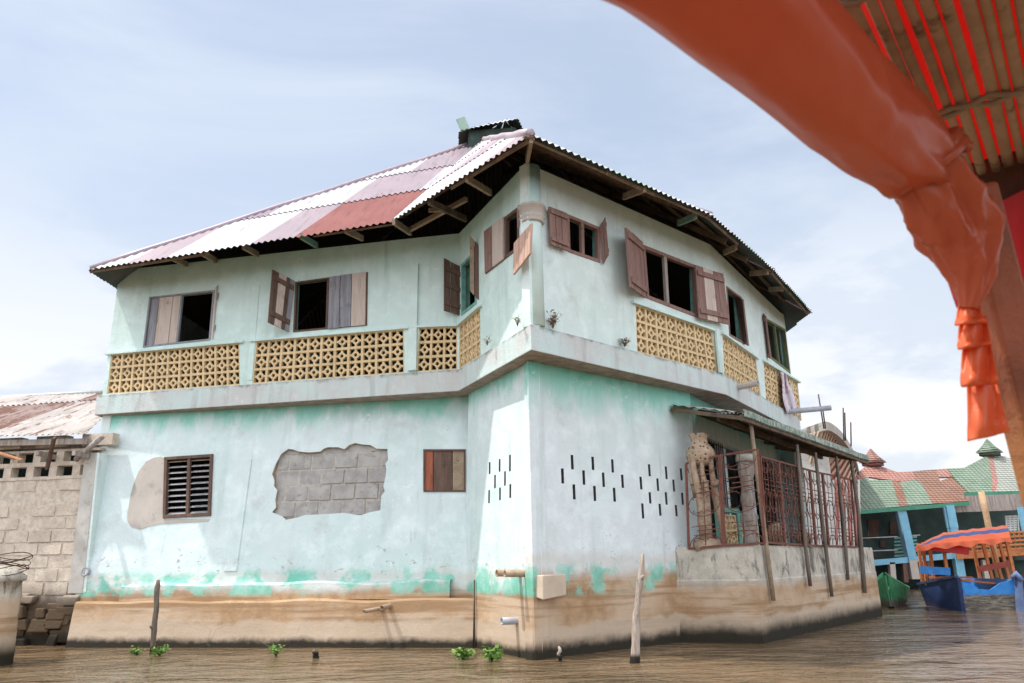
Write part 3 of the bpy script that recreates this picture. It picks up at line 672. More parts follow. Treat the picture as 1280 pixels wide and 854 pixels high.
sh_open(wf, pu4, (804, 340), [(781.3, 284), (803, 303), (808, 373.5), (787.5, 359)], 158, [(1, 'w_mauve'), (1, 'w_mauve'), (.8, 'w_mauve')], bm='w_mauve', battens=(.13, .87))
sh_flat(wf, pu4, [(868, 331.5), (903.5, 343), (911, 405.6), (873, 397.5)], [(1, 'w_mauve'), (1.3, 'w_pale'), (.5, 'w_mauve'), (.9, 'w_mauve')], .09, bm='w_mauve', label='faded maroon shutter with one bare pale board')
wf, lp = window(pu5, W7, 'w_mauve', (), .04)
sh_open(wf, pu5, (927, 400), [(915.4, 363), (929, 374.5), (936, 433), (921.5, 423)], 140, [(1, 'w_mauve'), (1, 'w_mauve')], bm=None)
wf, lp = window(pu5, W8, 'w_olive', (.45,), .05)
sh_open(wf, pu5, (957, 420), [(943, 380.5), (957.4, 396), (963.6, 449), (950, 440)], 150, [(1, 'w_mauve'), (1, 'w_mauve')], bm='w_mauve', battens=(.08, .92))
# ground-floor windows
mb = MB(); loop = [pl_L.puv(*p) for p in LW1]; bars_loop(mb, pl_L, loop, .05, .09, .02)
a, b = lerp2(loop[0], loop[1], .5), lerp2(loop[3], loop[2], .5); mb.bar(pl_L.w(*a, -.01), pl_L.w(*b, -.01), .05, .05, pl_L.n)
lw = mb.build('louvre_window', 'w_brown', house)
mb = MB()
for s0, s1 in ((.07, .46), (.54, .93)):
    for i in range(10):
        r = .07+i*.095; A = lerp2(lerp2(loop[0], loop[3], r), lerp2(loop[1], loop[2], r), s0); B = lerp2(lerp2(loop[0], loop[3], r), lerp2(loop[1], loop[2], r), s1)
        m_ = 0 if i else 1; mb.hexa([pl_L.w(A[0], A[1]-.02, -.01), pl_L.w(B[0], B[1]-.02, -.01), pl_L.w(B[0], B[1]+.02, -.075), pl_L.w(A[0], A[1]+.02, -.075)],
                [pl_L.w(A[0], A[1]-.010, -.01), pl_L.w(B[0], B[1]-.010, -.01), pl_L.w(B[0], B[1]+.028, -.075), pl_L.w(A[0], A[1]+.028, -.075)], m_)
mb.build('louvre_blades', ['louvre', 'w_tan'], lw)
loop = [pl_L.puv(*p) for p in LW2]; mb = MB(); bars_loop(mb, pl_L, loop, .025, .06, .01)
pw = mb.build('boarded_window', 'w_brown', house)
planks(pw, 'boards', [pl_L.w(*loop[0], -.02), pl_L.w(*loop[1], -.02), pl_L.w(*loop[2], -.02), pl_L.w(*loop[3], -.02)], pl_L.n, None, [(.8, 'w_orange'), (1.6, 'w_brown'), (1.1, 'w_tan')])
# --- roof
ZE = 6.45; E0 = V((-7.45, 12.53, 6.27)); E1 = V((-1.89, 11.16, ZE)); E2 = V((.28, 8.67, ZE)); E3 = V((3.22, 11.14, ZE)); E4 = V((5.06, 13.67, ZE)); E5 = V((6.72, 16.25, ZE)); E6 = V((6.4, 21.1, ZE)); E7 = V((-7.6, 21.1, ZE))
AP = atY(603, 176, 16.5)
mix_rnd = random.Random(3)
pat = {}
def pick_left(c, r):
    if r == 0 and c in (-3, -4, -5) : return 3
    s = (c*2+r*3) % 7
    return {0: 0, 1: 0, 2: 1, 3: 0, 4: 1, 5: 2, 6: 0}[s]
def pk(seq):
    def f(c, r): return seq[(c*3+r*5) % len(seq)]
    return f
RM = ['tin_white', 'tin_pink', 'tin_mauve', 'tin_red', 'tin_grey', 'tin_green']
def slope_up(a, b):
    m = (a+b)/2; return AP-m
dE1 = (E1-E0).normalized()
def pick_l(c, r):
    if r == 0 and c in RED: return 3
    return [0, 1, 0, 0, 2, 1, 0][(c+2*r) % 7] if (c+r) % 2 else [0, 0, 1][(c*2+r) % 3]
RED = ()
def roofplane(a, b, name, pick, row=2.2):
    mb = MB(); corr(mb, [a, b, AP], slope_up(a, b) if True else None, pick, .115, .017, row); return mb.build(name, RM, house)
def perp_up(a, b):
    d = (b-a).normalized(); m = AP-a; return m-d*m.dot(d)
def roofp(a, b, name, pick, row=2.2):
    mb = MB(); corr(mb, [a, b, AP], perp_up(a, b), pick, .115, .017, row); return mb.build(name, RM, house)
RED = (5, 6, 7, 8, 9)
roofp(E0, E1, 'roof_sheeting', pick_l)
roofp(E1, E2, 'roof_sheeting', pk([0, 0, 1, 0, 0, 2, 0]), 1.9)
for a, b in ((E2, E3), (E3, E4), (E4, E5)): roofp(a, b, 'roof_sheeting', pk([0, 5, 0, 4, 0, 0, 5]), 2.4)
roofp(E5, E6, 'roof_sheeting', pk([4, 0, 1])); roofp(E6, E7, 'roof_sheeting', pk([4, 0, 1])); roofp(E7, E0, 'roof_sheeting', pk([4, 0, 1]))
mb = MB()
for e in (E0, E2, E3, E4, E5, E6, E7):
    d = (AP-e); L = d.length; n_ = int(L/.9)
    pts = [e+d*(i/n_)+V((0, 0, .030+.012*math.sin(i*2.1))) for i in range(0, n_+1)]
    mb.tube(pts, .07 if e is E2 else .05, 6, 0 if e is E2 else 1)
mb.build('ridge_capping', ['tin_pink', 'tin_mauve'], house)
# fascia battens, purlins, rafters, outriggers
mb = MB()
for a, b in ((E0, E1), (E1, E2), (E2, E3), (E3, E4), (E4, E5)):
    d = (b-a); L = d.length; dn = d/L; up = perp_up(a, b).normalized(); n = dn.cross(up);  n = n if n.z > 0 else -n
    for dist in (.04,):
        s = 0
        while s < L-.05:
            e = min(L, s+1.1+random.uniform(-.4, .4)); j = random.uniform(-.025, .025)
            mb = MB()
            if random.random() > .22: mb.bar(a+dn*(s-.05)+up*(dist+j)-n*.045, a+dn*min(L, e+.12)+up*(dist+random.uniform(-.02, .03))-n*.050, .035, .040+random.uniform(-.012, .014), n); mb.build('fascia_batten', 'w_fascia', house)
            s = e
mb = MB()
for a, b in ((E0, E1), (E1, E2), (E2, E3), (E3, E4), (E4, E5)):
    d = (b-a); L = d.length; dn = d/L; pu_ = perp_up(a, b); H_ = pu_.length; up = pu_/H_; n = dn.cross(up); n = n if n.z > 0 else -n
    foot = (AP-a).dot(dn)
    for dist in (.55, 1.1, 1.7, 2.5, 3.4, 4.6):
        t = dist/H_; p = a.lerp(AP, t); q = b.lerp(AP, t)
        if (q-p).length > .3: mb.bar(p-n*.055, q-n*.055, .06, .05, n)
mb.build('purlins', 'w_dark', house)
mb = MB()
for a, b in ((E0, E1), (E1, E2), (E2, E3), (E3, E4), (E4, E5)):
    L = (b-a).length; k = max(2, int(L/.95)); pu_ = perp_up(a, b); up = pu_.normalized(); dn = (b-a).normalized(); n = dn.cross(up); n = n if n.z > 0 else -n
    for i in range(k+1):
        s = a.lerp(b, i/k); ft = (AP-a).dot(dn); x_ = (s-a).dot(dn); L_ = (b-a).length
        hh = pu_.length*(x_/ft if x_ < ft else (L_-x_)/(L_-ft)) if 0 < ft < L_ else 0
        if ft <= 0: hh = pu_.length*(L_-x_)/(L_-ft)*0 + max(0, pu_.length*((L_-x_)/(L_-ft)))*.0+.0
        ln = hh-.15
        if ln > .5: mb.bar(s+up*.1-n*.13, s+up*min(ln, 6)-n*.13, .05, .09, n)
mb.build('rafters', 'w_dark', house)
def outrigger(px, py, qx, qy, zz, mat, w=.05, h=.10, dz=0):
    """a timber from pixel p on the wall head to pixel q near the eave"""
    P_ = atz(px, py, zz); Q_ = atz(qx, qy, ZE-.02+dz); mb = MB(); mb.bar(P_, Q_, w, h); mb.build('outrigger', mat, house)
for a in ((234, 331, 217, 323, 'w_tan'), (270, 326, 254, 317, 'w_tan'), (322, 318, 304, 308, 'w_tan'), (396, 307, 376, 295, 'w_green'), (453, 298, 432, 288, 'w_tan'), (513, 291, 492, 277, 'w_tan'),
          (582, 274, 536, 252, 'w_dark'), (613, 241, 583, 223, 'w_tan'), (659, 200, 664, 174, 'w_tan'), (780, 246, 806, 236, 'w_tan'), (848, 279, 870, 270, 'w_green'), (905, 316, 920, 309, 'w_tan'), (938, 342, 960, 340, 'w_tan'), (962, 362, 978, 361, 'w_tan')):
    outrigger(a[0], a[1], a[2], a[3], 6.60, a[4])
mb = MB(); mb.bar(atz(513, 287, 6.6), atz(583, 249, 6.62), .06, .07); mb.bar(atz(536, 263, 6.55), atz(555, 262, 6.6), .05, .06); mb.build('stay', 'w_tan', house)
# vent cap over the apex
def apx(dx, dy, dz): return AP+V((dx, dy, dz))
mb = MB(); cap = apx(.55, .1, .62); ring = [apx(-.48, -.62, -.10), apx(.85, -.75, .10), apx(1.15, .3, .04), apx(.2, .9, .0), apx(-.6, .5, -.02)]
for i in range(5):
    a, b = ring[i], ring[(i+1) % 5]; d = (b-a).normalized(); m = cap-a; corr(mb, [a, b, cap], m-d*m.dot(d), lambda c, r, i=i: [0, 1, 3, 3, 0][i], .115, .015, 3)
vent = mb.build('roof_vent', RM, house)
mb = MB()
for i in range(5):
    a, b = ring[i].lerp(cap, .18), ring[(i+1) % 5].lerp(cap, .18); mb.bar(V((a.x, a.y, AP.z-.34)), V((b.x, b.y, AP.z-.34)), .04, .62)
mb.build('vent_curtain', 'dark', vent)
mb = MB(); mb.bar(ring[0]+V((.1, 0, .02)), ring[0]+V((-.02, .0, .34)), .22, .03, (0, 1, 0)); mb.build('bent_flap', 'tin_green', vent)
# pipes and boxes fixed to the house
def pipe(p, q, r, mat='pvc', name='drain_pipe'):
    mb = MB(); mb.open = False; p, q = V(p), V(q); d = (q-p).normalized(); ax = d.cross(V((0, 0, 1))).normalized(); bx = ax.cross(d); n = 14; vs = []
    for c, rr in ((p, r), (q, r), (q, r*.8), (p+d*.02, r*.8)):
        for j in range(n): a = 2*math.pi*j/n; vs.append(c+ax*math.cos(a)*rr+bx*math.sin(a)*rr)
    mb.add(vs, [(i*n+j, i*n+(j+1) % n, (i+1)*n+(j+1) % n, (i+1)*n+j) for i in range(3) for j in range(n)]+[tuple(3*n+j for j in range(n))], 0, True)
    return mb.build(name, mat, house)
MT['pipe_tan'] = plain('mud_stained_plastic_pipe', (.42, .31, .22), (.28, .20, .14), 9, .6, 0)
h = pl_L.hit(488, 757, .22); pipe(h, h+pl_L.n*.30-pl_L.u*.03-V((0, 0, .05)), .034, 'pipe_tan')
h = pl_L.hit(479, 760, .22); pipe(h, h+pl_L.n*.38-pl_L.u*.16-V((0, 0, .07)), .028, 'pipe_tan')
h = pl_F.hit(650, 716.5); pipe(h, h+pl_F.n*.34, .045, 'pipe_tan'); h = pl_F.hit(657, 717); pipe(h, h+pl_F.n*.30, .045, 'pipe_tan')
h = pl_F.hit(646, 776); pipe(h, h+pl_F.n*.22, .047, 'pvc')
h = pl_L.hit(109, 715); pipe(h-pl_L.n*.02, h+pl_L.n*.06, .07, 'pvc')
h = atz(918, 484, 4.0); dd = (atY(942, 478, 12.0)-h); pipe(pu5.hit(918, 485, -.03), pu5.hit(918, 485)+pu5.n*.42+V((0, 0, .03)), .055, 'plaster')
h = pu5.hit(982, 515); pipe(h, h+(pu5.n*.72+pu5.u*.30).normalized()*.93+V((0, 0, .04)), .055, 'pvc')
mb = MB()
mb.tube([pl_F.hit(593, 725, .03), pl_F.hit(593.2, 770, .035), pl_F.hit(593, 822, .03)], .012, 6)
mb.build('thin_pipe', 'iron_dark', house)
mb = MB(); c = [pl_R.hit(*p, 0) for p in ((668.5, 719), (697, 718), (697, 743), (668.5, 746.5))]; mb.hexa([p-pl_R.n*.02 for p in c], [p+pl_R.n*.17 for p in [pl_R.hit(*p, 0) for p in ((667.5, 719), (697, 717.5), (697, 744), (667.5, 750))]])
mb.build('concrete_block', plain('cream_cement', (.52, .43, .34), (.45, .37, .29), 6), house, bevel=.015)
# --- veranda at the right: concrete base, grilles, posts, canopy
ver = thing('veranda', (5, 13, 0), 'raised concrete veranda with rusty red scrollwork grilles, leaning poles and a sagging tin canopy', 'veranda')
VZ = 1.355; F0 = V((2.42, 12.02, 0)); F1 = V((3.50, 11.58, 0)); F2 = V((7.50, 16.60, 0)); F3 = V((6.2, 17.7, 0))
poly = [F0, V((3.0, 11.80, 0)), F1, F1.lerp(F2, .3)+V((-.02, .02, 0)), F1.lerp(F2, .62), F2, F3, V((3.0, 12.7, 0)), V((2.42, 12.3, 0))]
mb = MB(); kk = len(poly); lv = [-1.2, .06, .5, .86, .88, VZ-.05, VZ]; offz = [0.03, .03, .015, .02, 0, 0, -.02]
cen = V((4.9, 14.6, 0)); rings = []
for z, o_ in zip(lv, offz): rings.append([V((p.x, p.y, z))+(p-cen).normalized()*o_ for p in poly])
vs = [p for r in rings for p in r]
mb.add(vs, [(i*kk+j, i*kk+(j+1) % kk, (i+1)*kk+(j+1) % kk, (i+1)*kk+j) for i in range(len(lv)-1) for j in range(kk)]+[tuple((len(lv)-1)*kk+j for j in range(kk))])
mb.build('base', 'plinth', ver)
pv1 = Plane(F0, F1, F0+V((0, 0, 1))); pv2 = Plane(F1, F2, F1+V((0, 0, 1)))
def post(top, mid, bot, r=.033, m='w_pole'):
    off = .055; pts = [pv2.hit(*p, off) for p in (top, mid, bot)]
    c = [pts[0], pts[0].lerp(pts[1], .5), pts[1], pts[1].lerp(pts[2], .5), pts[2]]
    mb = MB(); mb.tube(c, [r*.85, r*.95, r, r*1.05, r*.9], 8, wob=lambda i, j, a: 1+.08*math.sin(a*3+i)); mb.build('post', m, ver)
post((938, 527), (956, 668), (967, 751), .036, 'w_tan'); post((996, 556), (1006.5, 680), (1013, 733)); post((1019, 566), (1030, 668), (1040, 746)); post((1045, 571), (1054, 645), (1060, 725)); post((1064, 576), (1073, 640), (1081, 741), .04, 'w_pole')
# grille panels
def grille(pl, q, nx, dense=1.0, name='grille'):
    """q: TL TR BR BL pixels on plane; iron frame, verticals, scrolls, short red bars"""
    c = [V(pl.puv(*p)) for p in q]; mb = MB()
    def P(s, r, o=0.0): a = c[0].lerp(c[1], s); b = c[3].lerp(c[2], s); k = a.lerp(b, r); return pl.w(k.x, k.y, o)
    W_ = (c[1]-c[0]).length; H_ = (c[0]-c[3]).length; r = .0085
    for s in (0, 1): mb.bar(P(s, 0), P(s, 1), .035, .035, pl.n, 0)
    for rr in (0, 1): mb.bar(P(0, rr), P(1, rr), .03, .03, pl.n, 0)
    n = nx
    for i in range(1, n): mb.tube([P(i/n, 0), P(i/n, .5), P(i/n, 1)], r*.9, 5)
    for i in range(n):
        s0 = i/n; sw = 1/n; cx = s0+sw/2
        for rr, fl in ((.14, 1), (.43, -1), (.60, 1), (.90, -1)):
            ry = .13; pts = []
            for k in range(9):
                a = math.pi*k/8; pts.append(P(cx+math.cos(a)*sw*.46, rr+fl*(math.sin(a)*ry-ry*.6), .012))
            mb.tube(pts, r*.8, 5)
            for sgn in (-1, 1):
                pts = []
                for k in range(11):
                    a = k/10*3.6; rd = .20*(1-k/12); pts.append(P(cx+sgn*sw*(.26-math.cos(a)*rd), rr-fl*.02+math.sin(a)*rd*.20*fl, .012))
                mb.tube(pts, r*.7, 4)
        for j, rr in enumerate((.27, .33, .38, .76, .81, .86)):
            o_ = (-.06, .10, .0)[j % 3]; mb.bar(P(cx-sw*.33+o_*sw, rr, .02), P(cx+sw*.33+o_*sw, rr+.0, .02), .012, .018, pl.n, 1)
        mb.tube([P(cx, .02), P(cx, .98)], r*.7, 4)
    mb.build(name, ['iron', 'iron'], ver)
g1 = [(857.5, 579.5), (899, 569.5), (904, 682), (861, 686)]; g2 = [(901, 569.5), (947, 562), (956, 679), (906, 682)]
grille(pv1, g1, 1); grille(pv1, g2, 1)
sx = [(950, 571, 957, 678), (973, 577, 981, 680), (996, 583.5, 1004, 681), (1012, 588, 1020, 682), (1028, 592, 1036, 682.5), (1048, 595.5, 1055, 683), (1064, 600, 1071, 684)]
for i in range(6):
    a, b = sx[i], sx[i+1]; grille(pv2, [(a[0]+.4, a[1]), (b[0]-.4, b[1]), (b[2]-.4, b[3]), (a[2]+.4, a[3])], 2 if i > 1 else 3)
# canopy
mb = MB()
CE0 = V((3.42, 11.28, 3.26)); CE1 = V((7.72, 16.72, 3.22)); CW0 = pl_R.w(2.55, 3.50, .02); CW1 = pl_B.w(5.4, 3.62, .02); CWm = pl_B.w(.2, 3.66, .02)
FL = pl_R.hit(839, 507, .03); FLm = V(pl_R.w(3.3, 3.62, .03))
MTc = ['tin_rust2', 'tin_grey', 'tin_rust', 'tin_green']
up_ = pl_B.n*-1
corr(mb, [CE0, CE1, CW1, CWm], up_+V((0, 0, .2)), pk([1, 2, 1, 0]), .09, .014, 3, res=4)
corr(mb, [FL, CE0+V((0, 0, -.004)), CWm], V((-.3, 1, .3)), pk([2, 0, 2]), .09, .010, 3)
mb.build('canopy_sheets', MTc, ver)
mb = MB(); d = CE1-CE0; nn = 120   # fluted trim along the canopy edge
for i in range(nn):
    a = CE0+d*(i/nn); b = CE0+d*((i+1)/nn); o_ = pv2.n*(.05+.012*(i % 2)); o2 = pv2.n*(.05+.012*((i+1) % 2)); dz = .018*mn.noise(V((i*.1, 0, 0)))
    mb.add([a+o_+V((0, 0, -.045+dz)), b+o2+V((0, 0, -.045+dz)), b+o2+V((0, 0, .045+dz)), a+o_+V((0, 0, .045+dz))], [(0, 1, 2, 3)], 0)
    mb.add([a+o_*.7+V((0, 0, -.055+dz)), b+o2*.7+V((0, 0, -.055+dz)), b+o2*.7+V((0, 0, .065+dz)), a+o_*.7+V((0, 0, .065+dz))], [(3, 2, 1, 0)], 0)
mb.open = True; mb.build('canopy_trim', 'trim', ver)
mb = MB()
mb.bar(CE0-V((0, 0, .06)), CE1-V((0, 0, .07)), .05, .09); mb.bar(FL+V((0, 0, -.07)), CE0+V((0, 0, -.07)), .06, .06)
for t in (.02, .2, .4, .6, .8, .98): mb.bar(CE0.lerp(CE1, t)-V((0, 0, .05)), CWm.lerp(CW1, t)-V((0, 0, .06)), .05, .08)
mb.bar(CE0.lerp(CWm, .5)-V((0, 0, .13)), CE1.lerp(CW1, .5)-V((0, 0, .12)), .06, .08)
mb.build('canopy_timbers', 'w_dark', ver)
# breeze-block parapet and blocks behind the grille
mb = MB(); q0 = pl_B.w(1.75, 1.36, .02)
screen(pl_B, [(1.7, 1.42), (3.0, 1.42), (3.0, 1.90), (1.7, 1.90)], 6, 2, .05, 'veranda_screen', 'cream', ver, .02)
pin = Plane(V((3.15, 12.25, 1.3)), V((4.3, 13.6, 1.3)), V((3.15, 12.25, 2)))
screen(pin, [(0.15, .05), (.62, .05), (.62, .55), (.15, .55)], 2, 2, .05, 'veranda_screen', 'cream', ver, .0)
mb = MB(); mb.obox(pin.w(.40, .62, .02), pin.u*.34, pin.n*.05, V((0, 0, .035))); mb.obox(pin.w(.08, .32, .02), pin.u*.05, pin.n*.05, V((0, 0, .33))); mb.obox(pin.w(.70, .32, .02), pin.u*.05, pin.n*.05, V((0, 0, .33)))
mb.build('parapet_rail', 'teal_jamb', ver); mb = MB(); mb.obox(pl_B.w(2.35, 1.94, .04), pl_B.u*.72, pl_B.n*.05, V((0, 0, .035))); mb.build('parapet_rail', 'teal_jamb', ver)
mb = MB()  # inner window guard
for i in range(8): a = pl_B.w(.5+i*.12, 1.4, .05); mb.tube([a, a+V((0, 0, 1.75))], .009, 5)
for z in (1.6, 1.9, 2.2, 2.5, 2.8, 3.1): mb.tube([pl_B.w(.4, z, .06), pl_B.w(1.5, z, .06)], .009, 5)
mb.build('window_guard', 'iron_dark', ver); mb = MB()
for i in range(9): a = pl_B.w(3.4+i*.2, 1.4, .05); mb.tube([a, a+V((0, 0, 1.75))], .012, 5)
for z in (1.6, 2.0, 2.4, 2.8, 3.1): mb.tube([pl_B.w(3.3, z, .06), pl_B.w(5.3, z, .06)], .012, 5)
mb.build('window_guard', 'iron_dark', ver)
# carved figure carrying a pitted clay pot, and a carved column
sY = 11.95
def SP(x, y, Y=sY): return atY(x, y, Y)
stt = thing('carved_sculpture', SP(880, 684), 'pale carved root sculpture crowned by a pitted clay pot, behind the veranda grille', 'sculpture')
mb = MB(); b_ = SP(876, 577); tz = SP(876, 543).z; hgt = tz-b_.z
mb.lathe(b_, [(.12, -.06), (.19, .0), (.225, hgt*.2), (.215, hgt*.38), (.17, hgt*.54), (.125, hgt*.66), (.125, hgt*.82), (.16, hgt*.97), (.16, hgt), (.12, hgt), (.11, hgt*.8)], 24, wob=lambda a, z: 1+.03*math.sin(3*a+z*9))
mb.build('clay_pot', 'clay_pit', stt)
mb = MB()
def limb(pts, rad, Y=sY):
    P_ = [SP(x, y, Y+dy) for x, y, dy in pts]; mb.tube(P_, rad, 9, wob=lambda i, j, a: 1+.16*mn.noise(V((i*1.3, j*.8, a))))
limb([(866, 560, -.1), (867, 585, -.1), (872, 610, -.08), (876, 640, -.03), (878, 684, 0)], [.04, .045, .055, .05, .045])
limb([(876, 565, -.14), (878, 590, -.12), (882, 615, -.05), (885, 650, 0), (888, 684, 0)], [.035, .035, .06, .05, .04])
limb([(886, 562, -.1), (890, 590, -.05), (894, 620, 0), (902, 655, 0), (906, 684, 0)], [.045, .04, .06, .045, .05])
limb([(880, 600, -.02), (879, 620, 0), (879, 650, 0), (882, 684, 0)], [.07, .10, .09, .07]); limb([(872, 575, .02), (874, 600, .02), (880, 625, .03)], [.05, .05, .07])
limb([(862, 565, -.05), (864, 600, -.05), (870, 622, 0)], [.03, .03, .04]); limb([(893, 608, -.06), (897, 600, -.1)], [.04, .03])
mb.build('carved_legs', 'clay', stt)
mb = MB(); mb.tube([SP(868, 684), SP(885, 681), SP(905, 683)], [.09, .12, .09], 8); mb.build('root_base', 'clay', stt)
cc = thing('carved_column', atY(938, 680, 12.15), 'stubby dark carved column with knobs standing inside the veranda corner', 'sculpture')
mb = MB(); base = atY(938, 682, 12.15); top = atY(932, 574, 12.15); N_ = 16
pts = [base.lerp(top, i/N_) for i in range(N_+1)]; rr = [x_*.85 for x_ in (.13, .12, .115, .12, .14, .15, .12, .10, .13, .13, .10, .105, .12, .14, .15, .15, .11)]
mb.tube(pts, rr, 12, wob=lambda i, j, a: 1+.14*mn.noise(V((i*.9, math.cos(a)*1.5, math.sin(a)*1.5)))); mb.build('shaft', 'w_drift', cc)
mb = MB(); mb.tube([base.lerp(top, .97), base.lerp(top, 1.03)+V((0, 0, .03))], [.16, .15], 8); mb.build('head', 'plaster', cc)
# round clay jars on the veranda floor
for i, (x, y, r, Y) in enumerate(((968, 655, .17, 12.9), (1003, 660, .15, 14.6))):
    c = atY(x, y, Y); mb = MB(); c.z = 1.36; mb.lathe(c, [(r*.5, 0), (r*.9, r*.5), (r, r), (r*.85, r*1.6), (r*.45, r*1.95), (r*.5, r*2.1)], 18)
    tag(mb.build('clay_jar', 'clay'), ('round brown clay jar on the veranda floor right of the corner pole', 'smaller clay jar further back along the veranda behind the second pole')[i], 'jar', 'clay jars on the veranda')
# ================================================================ small things on the house
def cloth():
    g = G('pink_and_white_print_cloth', .9, .1); v = g.nt.nodes.new('ShaderNodeTexVoronoi'); v.inputs['Scale'].default_value = 9; g.l(g.p, v.inputs['Vector'])
    g.color(g.mix(g.mr(v.outputs[0], .2, .45), (.55, .30, .36), (.66, .62, .68))); 
    N_, K = 14, 7; q = [(974, 464), (983, 469), (997, 512), (983, 517)]; mb = MB(); vs = []
    for i in range(N_+1):
        for j in range(K+1):
            t, s = i/N_, j/K; x = (q[0][0]*(1-s)+q[1][0]*s)*(1-t)+(q[3][0]*(1-s)+q[2][0]*s)*t; y = (q[0][1]*(1-s)+q[1][1]*s)*(1-t)+(q[3][1]*(1-s)+q[2][1]*s)*t
            x += 1.2*math.sin(t*7+s*3); vs.append(pu5.hit(x, y, .07+.035*math.sin(s*9+t*2)))
    mb.add(vs, [(i*(K+1)+j, i*(K+1)+j+1, (i+1)*(K+1)+j+1, (i+1)*(K+1)+j) for i in range(N_) for j in range(K)], 0, True)
    o = mb.build('hanging_cloth', g.m); m = o.modifiers.new('t', 'SOLIDIFY'); m.thickness = .006
    tag(o, 'pink and white printed cloth draped over the farthest cream balcony screen', 'cloth')
cloth()
def weed(p, h, r, label, mat, n=16, grp='dry weeds on the balcony ledge', seed=1, name='dry_weed', cat='plant', flat=.5, lf=1):
    rnd = random.Random(seed); mb = MB(); p = V(p)
    for i in range(n):
        a = rnd.uniform(0, 6.28); b = rnd.uniform(.1, 1)*flat; d = V((math.cos(a)*b, math.sin(a)*b, 1)).normalized(); L = h*rnd.uniform(.5, 1)
        q = p+d*L*.6; e = p+d*L+V((math.cos(a), math.sin(a), -.3))*r*.4; mb.tube([p, q, e], [.004, .003, .002], 4, 0)
        for k in range(3):
            c = p+d*L*rnd.uniform(.4, 1)+V((rnd.uniform(-1, 1), rnd.uniform(-1, 1), rnd.uniform(-.4, .6)))*r*.35
            ax = V((rnd.uniform(-1, 1), rnd.uniform(-1, 1), rnd.uniform(-.3, .6))).normalized(); bx = ax.cross(V((rnd.uniform(-1, 1), rnd.uniform(-1, 1), .5))).normalized(); s = r*rnd.uniform(.10, .2)*lf
            mb.add([c-ax*s*1.3, c+bx*s*.6, c+ax*s*1.3, c-bx*s*.6], [(0, 1, 2, 3)], 1)
    mb.open = True; o = mb.build(name, [mat[0], mat[1]]); tag(o, label, cat, grp)
MT['dryleaf'] = plain('withered_leaf', (.20, .13, .08), (.12, .085, .06), 30); MT['drystem'] = plain('withered_stem', (.25, .18, .12), (.16, .12, .08), 30)
weed(atz(609, 432, 4.2), .16, .08, 'withered grey weed at the left foot of the sunlit patch above the slab', ('drystem', 'dryleaf'), 8, seed=2)
weed(atz(647, 408, 4.2), .18, .08, 'withered weed just left of the balcony corner in the sunlit patch', ('drystem', 'dryleaf'), 12, seed=3)
weed(atz(691, 411, 4.2), .27, .12, 'largest withered weed on the ledge right of the balcony corner', ('drystem', 'dryleaf'), 22, seed=4)
weed(atz(781, 434, 4.2), .17, .13, 'withered brown weed on the ledge beside the first screen of the shaded side', ('drystem', 'dryleaf'), 18, seed=5)
# ================================================================ things in the water
def stake(top, bot, r0, r1, label, mat, knots=(), n=9, name='wooden_stake'):
    b = atz(*bot, 0); t = atY(top[0], top[1], b.y); pts = []; rad = []; N_ = 12
    for i in range(N_+1):
        k = i/N_; p = b.lerp(t, k)+V((mn.noise(V((k*3, b.x, 0)))*.03, mn.noise(V((k*3, b.x, 5)))*.03, 0)); pts.append(p)
        rad.append((r1+(r0-r1)*k)*(1+.25*mn.noise(V((k*5, b.x, 9))))*(1 if k < .97 else .55))
    pts.insert(0, b-V((0, 0, .6))); rad.insert(0, r1)
    mb = MB(); mb.tube(pts, rad, 10, wob=lambda i, j, a: 1+.18*mn.noise(V((i*.5, math.cos(a)*2, math.sin(a)*2))))
    for k, dx in knots:
        c = b.lerp(t, k); mb.tube([c, c+V((dx, -.05, .05))], [.03, .022], 7)
    return tag(mb.build(name, mat), label, 'stake', 'wooden stakes in the water')
def driftwater(name, c1, c2):
    g = G(name, .85, .2); n = g.noise(1, 6, .7, .4, g.sc(g.p, (26, 26, 3))); c = g.mix(g.mr(n, .35, .65), c1, c2)
    c = g.mix(g.mr(g.noise(1, 6, .7, 0, g.sc(g.p, (50, 50, 5))), .58, .66, 0, .9), c, (.05, .04, .03)); c = g.mix(g.mr(g.z, .06, .12, 1, 0), c, (.02, .018, .013)); g.color(c); g.bump(n, .8, .01); return g.m
MT['stake_pale'] = driftwater('bleached_stake_wood', (.44, .37, .32), (.25, .20, .17)); MT['stake_dark'] = driftwater('grey_stake_wood', (.20, .165, .135), (.11, .085, .07))
stake((197, 725), (191, 817), .036, .042, 'thin dark knotty stake in the water before the left wall', 'stake_dark', ((.32, -.04),))
stake((803.5, 692), (791.5, 829), .030, .058, 'tall bleached driftwood stake leaning right before the shaded wall', 'stake_pale', ((.75, .03),))
stake((699, 808), (700, 827), .018, .024, 'tiny pale stake stub beside the house corner', 'stake_pale')
stake((949.5, 769), (948, 803), .045, .05, 'short square dark stump at the foot of the veranda base', 'stake_dark')
stake((394, 813), (395, 823), .03, .04, 'small dark stump barely above the water before the left wall', 'stake_dark')
MT['leaf'] = plain('bright_water_leaf', (.17, .30, .06), (.09, .17, .035), 30, .5); MT['stemg'] = plain('green_stem', (.14, .26, .05), (.10, .18, .04), 30)
